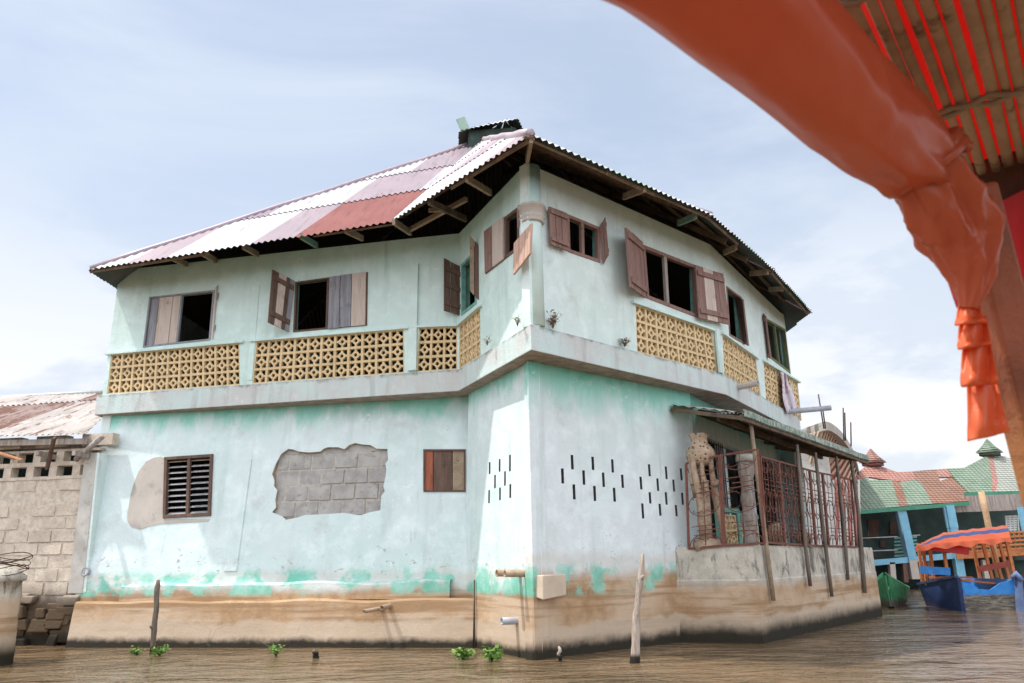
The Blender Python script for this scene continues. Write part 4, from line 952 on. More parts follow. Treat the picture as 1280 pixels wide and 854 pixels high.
for i, (x, y, h, r, nn_, lb) in enumerate(((170, 819, .13, .12, 20, 'small floating plant left of the thin dark stake'), (199, 820, .17, .15, 28, 'small floating plant touching the right side of the thin dark stake'),
        (345, 821, .22, .13, 16, 'spindly upright water plant before the middle of the left wall'), (579, 824, .16, .18, 34, 'leafy water plant in front of the inner wall corner'), (615, 826, .17, .20, 40, 'leafy water plant below the narrow sunlit wall'))):
    p = atz(x, y, 0.0)
    if x > 560: p = V((p.x, p.y, 0))
    weed(p, h, r, lb, ('stemg', 'leaf'), nn_, 'water plants along the house', 20+i, 'water_plant', 'plant', 1.3, 1.2)
# ================================================================ LEFT NEIGHBOUR
nb = thing('block_house', (-9, 13.5, 0), 'old unplastered block house with streaked rusty tin roof at the left edge', 'house')
pn = Plane((-12.2, 14.1, 0), (-7.24, 13.235, 0), (-12.2, 14.1, 3))
LN = (V((-7.24, 13.235, 0))-V((-12.2, 14.1, 0))).length
mb = MB(); blockwork(mb, pn, 0, -.3, 11, 14, LN/11, .215, 0, .12, .02)
mb.build('block_wall', ['brick', 'brick_mortar'], nb)
mb = MB(); bw = LN/11; z0 = -.3+14*.215      # courses of hollow vent blocks
for r in range(2):
    for c in range(22):
        a = c*bw/2+(r % 2)*.1
        if (c % 2) == 0: mb.obox(pn.w(a+.06, z0+r*.25+.125, -.08), pn.u*.075, pn.n*.085, V((0, 0, .125)))
    mb.obox(pn.w(LN/2, z0+r*.25+.02, -.08), pn.u*LN/2, pn.n*.09, V((0, 0, .028))); mb.obox(pn.w(LN/2, z0+r*.25+.245, -.08), pn.u*LN/2, pn.n*.088, V((0, 0, .02)))
for c in range(6): mb.obox(pn.w(c*bw*2+.4, z0+.66, -.07), pn.u*.30, pn.n*.085, V((0, 0, .10)))
mb.build('vent_blocks', 'brick', nb)
mb = MB(); mb.obox(pn.w(LN/2, 1.7, -1.2), pn.u*LN/2, pn.n*.04, V((0, 0, 1.8))); mb.build('inner_wall', 'dark', nb)  # dark panel stands for the shaded cavity behind the vent blocks
mb = MB(); c0 = pn.hit(98, 742, .05); c1 = pn.hit(112, 566, .05)
q = [(84, 742), (103, 742), (121, 566), (106, 566)]; pts = [pn.hit(*p, .06) for p in q]; mb.hexa([p-pn.n*.25 for p in pts], pts); 
q = [(60, 812), (84, 812), (103, 742), (84, 742)]
mb.build('pier', plain('grey_cement_pier', (.52, .51, .48), (.42, .40, .37), 3, .9, .2, dirt=(.33, .31, .28)), nb, bevel=.01)
mb = MB(); q = [(103.5, 742), (107, 740), (124, 566), (121.5, 566)]; pts = [pn.hit(*p, .05) for p in q]; mb.hexa([p-pn.n*.25 for p in pts], pts); mb.build('pier_side', 'upper', nb)
mb = MB(); rnd = random.Random(8)   # crumbling foot of the wall
for i in range(60):
    u = LN-2.6+rnd.uniform(0, 2.75); z = rnd.uniform(-.1, .75); mb.obox(pn.w(u, z, .03+rnd.uniform(0, .05)), pn.u*rnd.uniform(.08, .2), pn.n*.06, V((rnd.uniform(-.03, .03), 0, rnd.uniform(.05, .11))))
mb.build('crumbling_footing', 'brick', nb, bevel=.02)
NE0, NE1 = V((-12.6, 13.75, 3.50)), V((-7.40, 13.04, 3.42)); NR0 = atz(-60, 503, 5.0); NR1 = atz(160, 491, 5.0)
mb = MB(); corr(mb, [NE0, NE1, NR1, NR0], V((.0, 1, .5)), lambda c, r: (0, 1, 0, 0, 1)[(c*2+r) % 5], .115, .018, 3.2); mb.build('roof', ['tin_rust', 'tin_rust2'], nb)
mb = MB(); mb.tube([NR0+V((0, 0, .04)), NR1+V((0, 0, .04))], .06, 6); mb.build('ridge_cap', 'tin_grey', nb)
mb = MB(); mb.bar(NE0+V((0, .1, -.08)), NE1+V((0, .1, -.10)), .06, .1); mb.bar(NE0+V((0, .35, -.03)), NE1+V((0, .35, -.16)), .06, .1); mb.tube([pn.hit(95, 575, .1), pn.hit(128, 546, .2)], .05, 7)
for x in (20, 70, 115): a = pn.hit(x, 572, .0); mb.bar(a+V((0, .2, 0)), a+pn.n*.45+V((0, 0, .02)), .06, .08)
mb.build('eave_timbers', 'w_drift', nb)
mb = MB(); a = pn.hit(68, 547, .48); b = pn.hit(59, 586, .22); mb.bar(a, b, .09, .035, (1, 0, 0)); mb.build('hanging_plank', 'w_brown', nb)
mb = MB(); a = pn.hit(-5, 565, .45); b = pn.hit(28, 575, .5); mb.bar(a, b, .07, .03); mb.build('orange_lath', wood('bare_orange_lath', (.55, .27, .13), (.42, .20, .10)), nb)
# concrete pillar in front, left edge
pp_ = thing('concrete_pillar', atz(-10, 832, 0), 'thick weathered concrete pillar with a wire coil on top at the left edge', 'pillar')
mb = MB(); b = atz(-30, 833, 0); Yp = b.y; tz = atY(2, 720, Yp).z
mb.lathe(V((b.x-.05, Yp+.1, 0)), [(.44, -.9), (.44, .1), (.42, .6), (.41, tz-.25), (.40, tz-.08), (.46, tz-.06), (.46, tz), (.28, tz+.10), (.1, tz+.13)], 6, wob=lambda a, z: 1+.03*math.sin(z*7+a*2))
mb.build('shaft', 'plinth', pp_)
mb = MB()
for k in range(6):
    pts = [V((b.x-.05+(.40+.05*k/6)*math.cos(t_), Yp+.1+.40*math.sin(t_), tz+.05+.04*k+.05*math.sin(t_*2+k*1.7))) for t_ in [i*.3 for i in range(22)]]; mb.tube(pts, .006, 4)
mb.build('wire', 'iron_dark', pp_)
# ================================================================ ROUND-BALCONY BUILDING behind the veranda
rb = thing('unfinished_building', (8.5, 22, 0), 'unfinished concrete building with a curved ribbed balcony and bare rebar behind the veranda', 'building')
ZBt = 4.75
edge = [atz(x, y, ZBt) for x, y in ((1004, 536), (1018, 531), (1032, 527), (1042, 531), (1052, 540), (1060, 551), (1067, 564), (1071.5, 577), (1074, 590))]
edge = [V(p) for p in catmull([tuple(p) for p in edge], 3)]
cb = sum(edge, V((0, 0, 0)))/len(edge)+V((-2.6, 1.2, 0)); mb = MB(); dn_ = V((0, 0, -.24)); inn = [p+(cb-p).normalized()*.22 for p in edge]
for i in range(len(edge)-1): mb.hexa([edge[i]+dn_, edge[i+1]+dn_, inn[i+1]+dn_, inn[i]+dn_], [edge[i], edge[i+1], inn[i+1], inn[i]])
mb.build('balcony_slab', plain('raw_grey_concrete', (.46, .43, .40), (.36, .33, .30), 4, .9, .4, dirt=(.25, .22, .2)), rb)
MT['pinkc'] = plain('pink_painted_soffit', (.42, .15, .11), (.30, .10, .08), 5)
mb = MB(); low = [p+(cb-p).normalized()*1.5+V((0, 0, -1.5)) for p in edge]; up2 = [p+V((0, 0, -.10)) for p in inn]; m_ = len(edge)
mb.add(up2+low, [(i, i+1, m_+i+1, m_+i) for i in range(m_-1)]); mb.add(up2+[cb+V((0, 0, -.1))], [(i, i+1, m_) for i in range(m_-1)])
foot = [V((p.x, p.y, 0)) for p in low]; mb.add(low+foot, [(i, i+1, m_+i+1, m_+i) for i in range(m_-1)]); mb.build('flared_wall', MT['pinkc'], rb)
mb = MB()
MT['rib'] = plain('cream_ribs', (.66, .50, .38), (.55, .42, .32), 6)
for i in range(0, m_): mb = MB(); mb.bar(up2[i]+V((0, 0, -.12)), low[i]+(edge[i]-cb).normalized()*.12, .045, .07); mb.build('rib', 'rib', rb)
mb = MB(); mb.obox(V((6.6, 22.6, 2.35)), V((2.3, 0, 0)), V((0, 1, 0)), V((0, 0, 2.35))); mb.build('wall', plain('flaking_white_wall', (.62, .62, .60), (.50, .49, .47), 3, .9, .3, dirt=(.42, .30, .26)), rb)
mb = MB()
for x, y0, y1, dx in ((1030, 530, 493, -7), (1032, 530, 508, -4), (1055, 545, 510, -1), (1057, 545, 516, -1), (1064, 552, 528, -.5)): mb.tube([atY(x, y0+6, 19.5), atY(x+dx, y1, 19.5)], .018, 5)
mb.build('rebar', 'iron_dark', rb)
mb = MB()
for i in range(9):
    x = 1040+i*4; mb.add([atY(x, 600, 19.6), atY(x+2.2, 600, 19.6), atY(x+4, 690, 19.6), atY(x+1.8, 690, 19.6)], [(0, 1, 2, 3)], i % 2)
for f in list(mb.f): pass
o = mb.build('striped_screen', [plain('white_strip', (.62, .60, .58), (.52, .5, .48), 5), plain('pink_strip', (.52, .22, .2), (.45, .2, .18), 5)], rb); sm_ = o.modifiers.new('t', 'SOLIDIFY'); sm_.thickness = .03
# ================================================================ MARKET HOUSE across the water
mk = thing('waterside_hall', (17, 31, 0), 'long stilted hall with patchwork green and pink tiled roof and sky-blue posts across the water', 'building')
def tile(name, c1, c2):
    g = G(name, .7); wv = g.nt.nodes.new('ShaderNodeTexWave'); wv.bands_direction = 'Z'; wv.inputs['Scale'].default_value = 3.4; wv.inputs['Distortion'].default_value = 0; g.l(g.p, wv.inputs['Vector'])
    wx = g.nt.nodes.new('ShaderNodeTexWave'); wx.bands_direction = 'X'; wx.inputs['Scale'].default_value = 1.9; g.l(g.p, wx.inputs['Vector'])
    n = g.noise(2.2, 6, .7); c = g.mix(g.mr(n, .35, .65), c1, c2); c = g.mix(g.mr(wv.outputs[0], .0, .3, .55, 0), c, tuple(x*.55 for x in c1)); g.color(c)
    g.bump(g.math('ADD', wv.outputs[0], g.math('MULTIPLY', wx.outputs[0], .6)), .9, .08); return g.m
MT['t_green'] = tile('pale_green_roof_tiles', (.20, .27, .20), (.26, .33, .26)); MT['t_pink'] = tile('salmon_pink_roof_tiles', (.46, .24, .20), (.38, .19, .16)); MT['t_brown'] = tile('brown_rose_roof_tiles', (.27, .14, .10), (.33, .19, .14)); MT['t_white'] = tile('bleached_white_roof_tiles', (.40, .40, .36), (.33, .36, .31))
rp = Plane(V((12.6, 29.4, 2.86)), V((17.4, 29.4, 2.95)), V((12.6, 31.9, 4.75)))
rp2 = Plane(V((16.9, 29.9, 3.35)), V((21.5, 29.9, 3.45)), V((17, 32.4, 5.4)))
def Z6(x, y): return (1040+x/5.333, 540+y/5.333)
def rpatch(pl, pts, mat, parent=mk, name='roof_patch', t=.07): mb = MB(); mb.prism([pl.hit(*Z6(*p)) for p in pts], -pl.n, t); mb.build(name, mat, parent)
rpatch(rp, [(60, 530), (175, 523), (250, 517), (245, 300), (150, 330), (60, 345)], 't_green'); rpatch(rp, [(250.5, 517), (447, 497), (400, 322), (245.5, 318)], 't_green')
rpatch(rp, [(245, 300), (400, 322), (460, 330), (440, 270), (310, 222), (230, 225), (145, 290), (60, 340), (150, 330)], 't_pink')
rpatch(rp, [(447.5, 497), (505, 490), (455, 335), (400.5, 322.5)], 't_brown'); rpatch(rp, [(505.5, 490), (668, 477), (600, 345), (555, 318), (455.5, 333)], 't_green')
rpatch(rp, [(440.5, 268), (540, 262), (556, 317), (456, 332)], 't_pink'); rpatch(rp, [(540.5, 262), (690, 250), (720, 325), (600, 343), (556.5, 317)], 't_brown')
rpatch(rp, [(668.5, 477), (910, 462), (915, 405), (810, 300), (720.5, 325), (600.5, 344)], 't_brown'); rpatch(rp, [(690.5, 250), (770, 243), (810, 299), (705, 300)], 't_pink')
rpatch(rp2, [(775, 243), (885, 238), (1030, 160), (1040, 150), (1070, 345), (1065, 400), (915, 408), (812, 298)], 't_green')
rpatch(rp2, [(1040.5, 150), (1070, 150), (1105, 340), (1090, 400), (1066, 400), (1070, 343)], 't_pink'); rpatch(rp2, [(1070.5, 150), (1160, 165), (1330, 230), (1400, 390), (1090.5, 400), (1106, 340)], 't_white')
for pl, (x, y), hgt, mm in ((rp, (272, 215), .55, 't_pink'), (rp2, (1052, 148), .55, 't_green')):
    b = pl.hit(*Z6(x, y)); mb = MB(); mb.lathe(b, [(.46, -.08), (.46, .04), (.60, .06), (.28, .34), (.02, hgt+.1)], 4); mb.build('cupola', mm, mk)
mb = MB(); mb.bar(rp.hit(*Z6(60, 545)), rp.hit(*Z6(912, 477)), .08, .14); mb.bar(rp2.hit(*Z6(880, 418)), rp2.hit(*Z6(1420, 398)), .08, .14); mb.build('eave_board', plain('green_eave_board', (.06, .22, .15), (.08, .27, .19), 4), mk)
MT['blue'] = plain('sky_blue_paint', (.20, .46, .62), (.16, .38, .54), 4, .6, .1, dirt=(.3, .42, .48)); MT['hallwall'] = plain('deep_green_hall_wall', (.05, .085, .08), (.035, .06, .056), 2)
def gp(x, y, Y=29.6): return atY(x, y, Y)
def mpost(x0, y0, x1, y1, w, mat, name='post', Y=29.6):
    a, b = gp(x0, y0, Y), gp(x1, y1, Y); mb = MB(); mb.bar(a, b, w, w, (0, 1, 0)); mb.build(name, mat, mk)
mpost(1125, 636, 1139, 700, .30, 'blue'); mpost(1139, 700, 1143, 724, .29, 'plaster'); mpost(1185, 632, 1190.5, 660, .30, 'blue'); mpost(1190.5, 660, 1201, 724, .28, 'blue')
mpost(1276, 634, 1283, 665, .2, 'blue'); mpost(1114, 703, 1116, 728, .2, 'plaster'); mpost(1130, 703, 1132, 728, .16, 'w_brown', 'pile'); mpost(1160, 700, 1163, 728, .16, 'w_brown', 'pile'); mpost(1230, 700, 1234, 728, .18, 'plaster', 'pile'); mpost(1262, 700, 1266, 728, .18, 'w_brown', 'pile')
mb = MB(); mb.bar(gp(1060, 706.5), gp(1200, 694), .2, .2); mb.build('deck_edge', 'blue', mk)
mb = MB(); mb.bar(gp(1060, 703, 31.5), gp(1290, 692, 31.5), 3.5, .12); mb.build('deck', 'w_brown', mk)
mb = MB(); a, b = gp(1040, 666, 32.6), gp(1330, 655, 32.6); mb.bar(V((a.x, a.y, 2.3)), V((b.x, b.y, 2.3)), .1, 2.7); mb.bar(V((a.x, a.y+.6, .2)), V((b.x, b.y+.6, .2)), .1, 1.6); mb.build('back_wall', 'hallwall', mk)
for x0, x1, y0, y1 in ((1085, 1098, 650, 671), (1112, 1120, 652, 668), (1100, 1106, 676, 684)):
    mb = MB(); c = [gp(x, y, 32.5) for x, y in ((x0, y1), (x1, y1-.5), (x1, y0-.5), (x0, y0))]; mb.slab4(c, (0, -1, 0), .04); mb.build('dark_window', 'w_brown', mk)
mb = MB(); c = [gp(*p, 29.9) for p in ((1188, 641), (1292, 637), (1290, 617), (1204, 620))]; mb.slab4(c, (0, -1, 0), .05); mb.build('plank_gable', 'w_drift', mk)
mb = MB(); 
for y in (0, 16.5): mb.tube([gp(1074, 673+y), gp(1122, 671+y)], .025, 6)
for y in (0, 15): mb.tube([gp(1135, 670+y), gp(1150, 669+y)], .025, 6)
mb.build('metal_rail', 'louvre', mk)
mb = MB()
for i in range(6): mb.bar(gp(1118, 673+i*4.4, 30.2), gp(1146, 671+i*4.4, 30.2), .03, .07)
mb.build('slatted_bench_back', 'teal_jamb', mk)
MT['orange'] = wood('orange_varnished_wood', (.50, .20, .085), (.38, .145, .06), (.2, .07, .03), axis='a')
mb = MB()   # orange lattice balustrade
for i in range(6): mb.bar(gp(1196, 669.5+i*5.2-(.6 if i == 0 else 0), 29.3), gp(1292, 664+i*5.2, 29.3), .05, .07 if i < 5 else .2)
for i in range(17): x = 1196+i*6; mb.bar(gp(x, 669-i*.3, 29.36), gp(x+1.5, 697-i*.3, 29.36), .06, .05, (0, 1, 0))
mb.build('lattice_balustrade', 'orange', mk)
MT['white'] = plain('white_paint', (.75, .78, .78), (.65, .7, .7), 6)
mb = MB()
for i in range(7): mb.bar(gp(1257, 646+i*2.8, 30.5), gp(1271, 645+i*2.8, 30.5), .03, .06)
for x in (1257, 1262, 1267, 1272): mb.bar(gp(x, 644.5, 30.5), gp(x+1.4, 664, 30.5), .04, .04, (0, 1, 0))
mb.build('white_louvre', 'white', mk)
mb = MB(); mb.tube([gp(1226.5, 615, 28.6), gp(1232, 640, 28.6), gp(1238, 670, 28.6), gp(1249, 722, 28.6)], .11, 10); bp = mb.build('bamboo_pole', plain('pale_bamboo', (.48, .33, .20), (.38, .25, .15), 6)); tag(bp, 'tall pale bamboo pole standing in the water in front of the hall', 'pole')
# bank behind
mb = MB(); mb.add([(-120, 44, -.4), (160, 44, -.4), (160, 47, .7), (-120, 47, .7), (160, 160, 1.0), (-120, 160, 1.0)], [(0, 1, 2, 3), (3, 2, 4, 5)]); o = mb.build('far_bank', plain('grassy_bank', (.10, .13, .045), (.14, .12, .06), 1.2)); o['kind'] = 'structure'
# ================================================================ BOATS
bt = thing('tour_boat', (10.4, 18.8, 0), 'blue wooden passenger boat with orange canopy posts and an orange awning, moored by the hall', 'boat')
K1, K2, K3 = atz(1202, 764, 0), atz(1161, 757, 0), atz(1268, 763, 0); K4 = K2+(K3-K1)*.9
MT['navy'] = plain('navy_blue_boat_paint', (.03, .055, .17), (.02, .035, .10), 7, .5, .1, dirt=(.03, .03, .05))
def hullblue():
    g = G('bright_blue_boat_paint', .45); n = g.noise(9, 6, .7); c = g.mix(g.mr(n, .4, .6), (.03, .20, .55), (.04, .24, .62)); zz = g.math('ADD', g.z, g.math('MULTIPLY', g.math('SUBTRACT', n, .5), .12))
    c = g.mix(g.mr(zz, .31, .35, 1, 0), c, g.mix(g.mr(g.noise(1, 6, .75, 0, g.sc(g.p, (4, 4, 22))), .42, .64), (.08, .07, .06), (.24, .22, .19))); g.color(c); return g.m
MT['hullblue'] = hullblue()
def bY(x, y, Y): return atY(x, y, Y)
T1, T2, T3, T4 = bY(1204, 738, K1.y-.1), bY(1148, 731, K2.y), bY(1270, 727, K3.y-.05), None
T1 = V((T1.x, T1.y, .60)); T1b = bY(1196, 722, K1.y-.25); T4 = V((K4.x+.2, K4.y+.1, .62)); 
mb = MB(); t = .05
mb.hexa([K1-V((0, 0, .25)), K2-V((0, 0, .25)), K2.lerp(K3, .08)-V((0, 0, .25)), K1.lerp(K3, .08)-V((0, 0, .25))], [T1b, T2, T2.lerp(T4, .06), T1b.lerp(T3, .06)], 0)
mb.build('hull_side', 'navy', bt)
# near side with its scalloped top
mb = MB(); top_px = [(1204, 728), (1213, 730), (1220, 733), (1224, 737), (1228, 736.5), (1238, 737.5), (1243, 734), (1250, 729), (1258, 727), (1268, 724)]
bot = [K1.lerp(K3, (x-1204)/64)-V((0, 0, .2)) for x, y in top_px]; tp = [bY(x, y, bot[i].y-.05) for i, (x, y) in enumerate(top_px)]; bk = (K2-K1).normalized()*.05
for i in range(len(bot)-1): mb.hexa([bot[i], bot[i+1], bot[i+1]+bk, bot[i]+bk], [tp[i], tp[i+1], tp[i+1]+bk, tp[i]+bk], 0)
mb.build('hull_side', 'hullblue', bt)
mb = MB(); mb.hexa([K3-V((0, 0, .2)), K4-V((0, 0, .2)), K4-V((.06, 0, .2)), K3-V((.06, 0, .2))], [tp[-1], T4, T4-V((.06, 0, 0)), tp[-1]-V((.06, 0, 0))]); mb.hexa([K2-V((0, 0, .2)), K4-V((0, 0, .2)), K4-V((0, .06, .2)), K2-V((0, .06, .2))], [T2, T4, T4-V((0, .06, 0)), T2-V((0, .06, 0))]); mb.build('hull_side', 'hullblue', bt)
mb = MB(); mb.add([V((p.x, p.y, .22)) for p in (K1, K3, K4, K2)], [(0, 1, 2, 3)]); mb.build('deck', 'orange', bt)
mb = MB(); mb.bar(K3+V((.05, -.05, -.2)), bY(1272, 719, K3.y-.1), .10, .16, (0, 1, 0)); mb.tube([bY(1264, 723, K3.y-.1), bY(1270, 717.5, K3.y-.15), bY(1278, 726, K3.y-.2)], [.05, .07, .05], 8); mb.build('stem_post', plain('slate_blue_paint', (.14, .20, .36), (.10, .14, .27), 6), bt)
mb = MB(); mb.bar(T1b+V((0, 0, .02)), T2+V((0, 0, .02)), .08, .05); mb.build('gunwale', 'navy', bt)
def bpost(x0, y0, x1, y1, Y, m='orange'): mb = MB(); mb.bar(bY(x0, y0, Y), bY(x1, y1, Y), .065, .05, (0, 1, 0)); mb.build('canopy_post', m, bt)
for a in ((1148, 679, 1153.5, 731, 19.6), (1153.5, 678, 1158.5, 731, 19.2), (1161, 676, 1168, 729, 19.0), (1178, 674, 1185, 724, 18.3), (1215, 676, 1225, 723, 19.6), (1227, 675, 1241, 726, 19.2), (1237, 674, 1253, 726, 18.8), (1248, 673, 1262, 726, 18.5), (1257, 672, 1268.5, 722, 18.0)): bpost(*a)
mb = MB(); mb.bar(bY(1150, 712.5, 18.4), bY(1188, 714.5, 18.2), .03, .17); mb.build('side_board', 'hullblue', bt)
mb = MB(); mb.bar(bY(1222, 712, 18.9), bY(1266, 704, 18.2), .03, .13); mb.build('side_board', plain('salmon_board', (.5, .2, .16), (.42, .16, .13), 6), bt)
mb = MB(); mb.bar(bY(1162, 722, 19.0), bY(1215, 722, 18.7), .3, .04); mb.bar(bY(1200, 725, 18.5), bY(1248, 730, 18.4), .25, .04); mb.build('thwart', 'orange', bt)
MT['tarp'] = None
def tarp(name, c1, c2, tr=.35, rough=.38):
    g = G(name, rough, .5); n = g.noise(3, 5, .6); c = g.mix(g.mr(n, .35, .65), c1, c2); g.color(c)
    t = g.nt.nodes.new('ShaderNodeBsdfTranslucent'); t.inputs[0].default_value = (*c1, 1); mx = g.nt.nodes.new('ShaderNodeMixShader'); mx.inputs[0].default_value = tr
    o = g.nt.nodes['Material Output']; g.l(g.b.outputs[0], mx.inputs[1]); g.l(t.outputs[0], mx.inputs[2]); g.l(mx.outputs[0], o.inputs[0]); g.bump(g.noise(14, 5, .6, .8), .18, .01); return g.m
MT['tarp'] = tarp('orange_plastic_tarpaulin', (.64, .165, .085), (.57, .125, .06), .32, .30)
MT['tarp_red'] = tarp('red_plastic_tarpaulin', (.60, .018, .025), (.52, .015, .02), .4)
MT['tarp_roof'] = tarp('sunlit_coral_roof_sheet', (.72, .085, .065), (.50, .05, .04), .5)
MT['tail'] = tarp('bright_orange_tarp_tail', (.85, .21, .075), (.80, .17, .06), .45)
MT['tarp_thin'] = tarp('thin_orange_plastic', (.62, .135, .05), (.56, .11, .04), .4)
# awning: shallow barrel, with hanging red sheet
mb = MB(); A0 = [bY(1144, 684, 19.4), bY(1146, 683, 18.0), bY(1263, 673, 17.6), bY(1262, 670, 19.6)]
NX, NY = 16, 8; vs = []; li = []
for j in range(NY+1):
    for i in range(NX+1):
        s, r = i/NX, j/NY; lo = A0[1].lerp(A0[2], s); hi_ = A0[0].lerp(A0[3], s); p = lo.lerp(hi_, r)
        p = p+V((0, 0, .27*math.sin(math.pi*min(max(r, 0), 1))**.7*(.35+.65*min(1, s*3.0+.1)))); p.z += .012*math.sin(s*40+r*3)-(.10*(1-s)**4); vs.append(p)
mb.add(vs, [(j*(NX+1)+i, j*(NX+1)+i+1, (j+1)*(NX+1)+i+1, (j+1)*(NX+1)+i) for j in range(NY) for i in range(NX)], 0, True)
for i, f in enumerate(mb.f):
    if i//NX in (1,): mb.mi[i] = 1
mb.open = True; o = mb.build('awning', ['tarp_thin', 'navy'], bt)
mb = MB(); vs = []
for i in range(33):
    s = i/32; p = A0[1].lerp(A0[2], s); vs += [p+V((0, 0, .02)), p+V((0, -.03+.03*math.sin(i*1.3), -.085-.03*math.sin(i*.8)))]
mb.add(vs, [(2*i, 2*i+1, 2*i+3, 2*i+2) for i in range(32)], 0, True); mb.open = True; mb.build('valance', 'tarp_thin', bt)
mb = MB(); q = [bY(1158, 680, 18.2), bY(1213, 676, 18.0), bY(1211, 694, 18.0), bY(1164, 688, 18.1)]; mb.slab4(q, (0, 1, 0), .01); mb.build('hanging_sheet', 'tarp_red', bt); mb = MB(); q = [bY(1213, 675, 19.4), bY(1256, 670, 19.0), bY(1254, 676, 19.0), bY(1216, 680, 19.4)]; mb.slab4(q, (0, 1, 0), .01); mb.build('hanging_sheet', 'tarp_red', bt)
# canoes
def canoe(pc, L, wd, h, ang, label, mat, inner, rise=.35):
    root = thing('wooden_canoe', pc, label, 'boat', 'canoes moored by the veranda'); n = 14; mb = MB(); vs = []; d = V((math.cos(R_(ang)), math.sin(R_(ang)), 0)); s_ = V((-d.y, d.x, 0))
    prof = [(-1, 1), (-.82, .45), (-.5, 0), (.5, 0), (.82, .45), (1, 1)]
    for i in range(n+1):
        t = i/n*2-1; ww = wd/2*(1-abs(t)**2.6)+.03; zz = h+rise*abs(t)**3; c = V(pc)+d*(t*L/2)
        for a, b in prof: vs.append(c+s_*a*ww+V((0, 0, -.12+b*(zz+.12)+(rise*.55*abs(t)**3)*(1-b))))
    k = 6; mb.add(vs, [(i*k+j, i*k+j+1, (i+1)*k+j+1, (i+1)*k+j) for i in range(n) for j in range(5)], 0, False); mb.open = True
    o = mb.build('hull', mat, root); m = o.modifiers.new('t', 'SOLIDIFY'); m.thickness = .035; m.offset = 0
    mb = MB()
    for t in (-.45, .1, .55): c = V(pc)+d*(t*L/2)+V((0, 0, h-.05)); mb.bar(c-s_*wd*.42, c+s_*wd*.42, .16, .03)
    mb.build('thwart', inner, root)
def canoemat(name, c1, c2):
    g = G(name, .6); n = g.noise(6, 6, .7); c = g.mix(g.mr(n, .38, .6), c1, c2); zz = g.math('ADD', g.z, g.math('MULTIPLY', n, .2)); c = g.mix(g.mr(zz, .18, .36, 1, 0), c, (.10, .085, .07)); g.color(c); return g.m
canoe(atz(1131, 757, 0)+V((.05, .9, 0)), 4.2, .95, .42, 66, 'green wooden canoe with pointed bow between the veranda corner and the blue boat', canoemat('green_boat_paint', (.04, .20, .09), (.06, .26, .12)), 'w_green', .32)
canoe(atz(1112, 752, 0)+V((-.1, 2.2, 0)), 3.6, .8, .30, 80, 'grey weathered canoe half hidden behind the veranda corner', canoemat('grey_boat_wood', (.20, .19, .15), (.14, .15, .11)), 'w_drift', .12)
# ================================================================ OUR OWN BOAT'S ROOF, close overhead
ob = thing('boat_roof', (.9, 1.2, 0), 'bamboo-slatted roof of the near boat with a rolled orange tarpaulin tied along its edge', 'boat roof')
ZC = 1.80
def cz_(x, y, z=ZC): return atz(x, y, z)
MT['bamboo'] = wood('smoky_split_bamboo', (.46, .33, .23), (.32, .22, .15), (.07, .045, .03), axis='a'); MT['beam'] = wood('dark_red_brown_beam', (.10, .045, .03), (.065, .03, .02), axis='a')
# slats run along the boat; direction from the picture's vanishing point
sdv = ray(1395, 700); sdv.z = 0; sdv.normalize(); sn = V((sdv.y, -sdv.x, 0)); Ecen = cz_(1205, 205)
e_end = cz_(1240, 212)
rnd = random.Random(4); u = -.16; idx = 0
ends = e_end.dot(sdv)
while u < .78:
    wd = rnd.uniform(.0125, .021); base = e_end+sn*(u+wd/2); s0 = base-sdv*1.15; s1 = base+sdv*rnd.uniform(-.02, .03)
    mb = MB(); z = rnd.uniform(-.003, .003); tw = rnd.uniform(-.004, .004); cr_ = .005; pr = []
    for jj in range(7):
        a = math.pi*jj/6; pr.append((-math.cos(a)*wd/2, -math.sin(a)*cr_))
    vs = []
    for kk_ in range(9):
        q = s0.lerp(s1, kk_/8)+sn*(tw*math.sin(kk_*.9))
        for a, b in pr: vs.append(q+sn*a+V((0, 0, b+z)))
    fs = [(i*7+j, i*7+j+1, (i+1)*7+j+1, (i+1)*7+j) for i in range(8) for j in range(6)]+[(i*7+6, i*7, (i+1)*7, (i+1)*7+6) for i in range(8)]+[tuple(range(7)), tuple(8*7+j for j in range(6, -1, -1))]
    mb.add(vs, fs, 0, True); mb.build('bamboo_slat', 'bamboo', ob); u += wd+rnd.choice((.0012, .003, .0045, .0055)); idx += 1
mb = MB()
for dd in (.27, .62):
    pts = [e_end-sdv*(dd+.01*math.sin(i))+sn*(-.2+i*.025)+V((0, 0, -.010+.006*math.sin(i*2.2))) for i in range(40)]; mb.tube(pts, .0045, 6)
    pts = [e_end-sdv*(dd-.008)+sn*(-.2+i*.025)+V((0, 0, -.010-.006*math.sin(i*2.2))) for i in range(40)]; mb.tube(pts, .0045, 6)
mb.build('lashing', 'w_tan', ob)
mb = MB(); q = [e_end-sdv*1.3-sn*.1+V((0, 0, .03)), e_end+sdv*.05-sn*.1+V((0, 0, .03)), e_end+sdv*.05+sn*1.0+V((0, 0, .03)), e_end-sdv*1.3+sn*1.0+V((0, 0, .03))]; mb.slab4(q, (0, 0, 1), .002); mb.build('red_roof_sheet', 'tarp_roof', ob)
mb = MB(); mb.bar(e_end+sdv*.03-sn*.03+V((0, 0, -.02)), e_end+sdv*.03+sn*.95+V((0, 0, -.02)), .06, .085); mb.build('cross_beam', 'beam', ob)
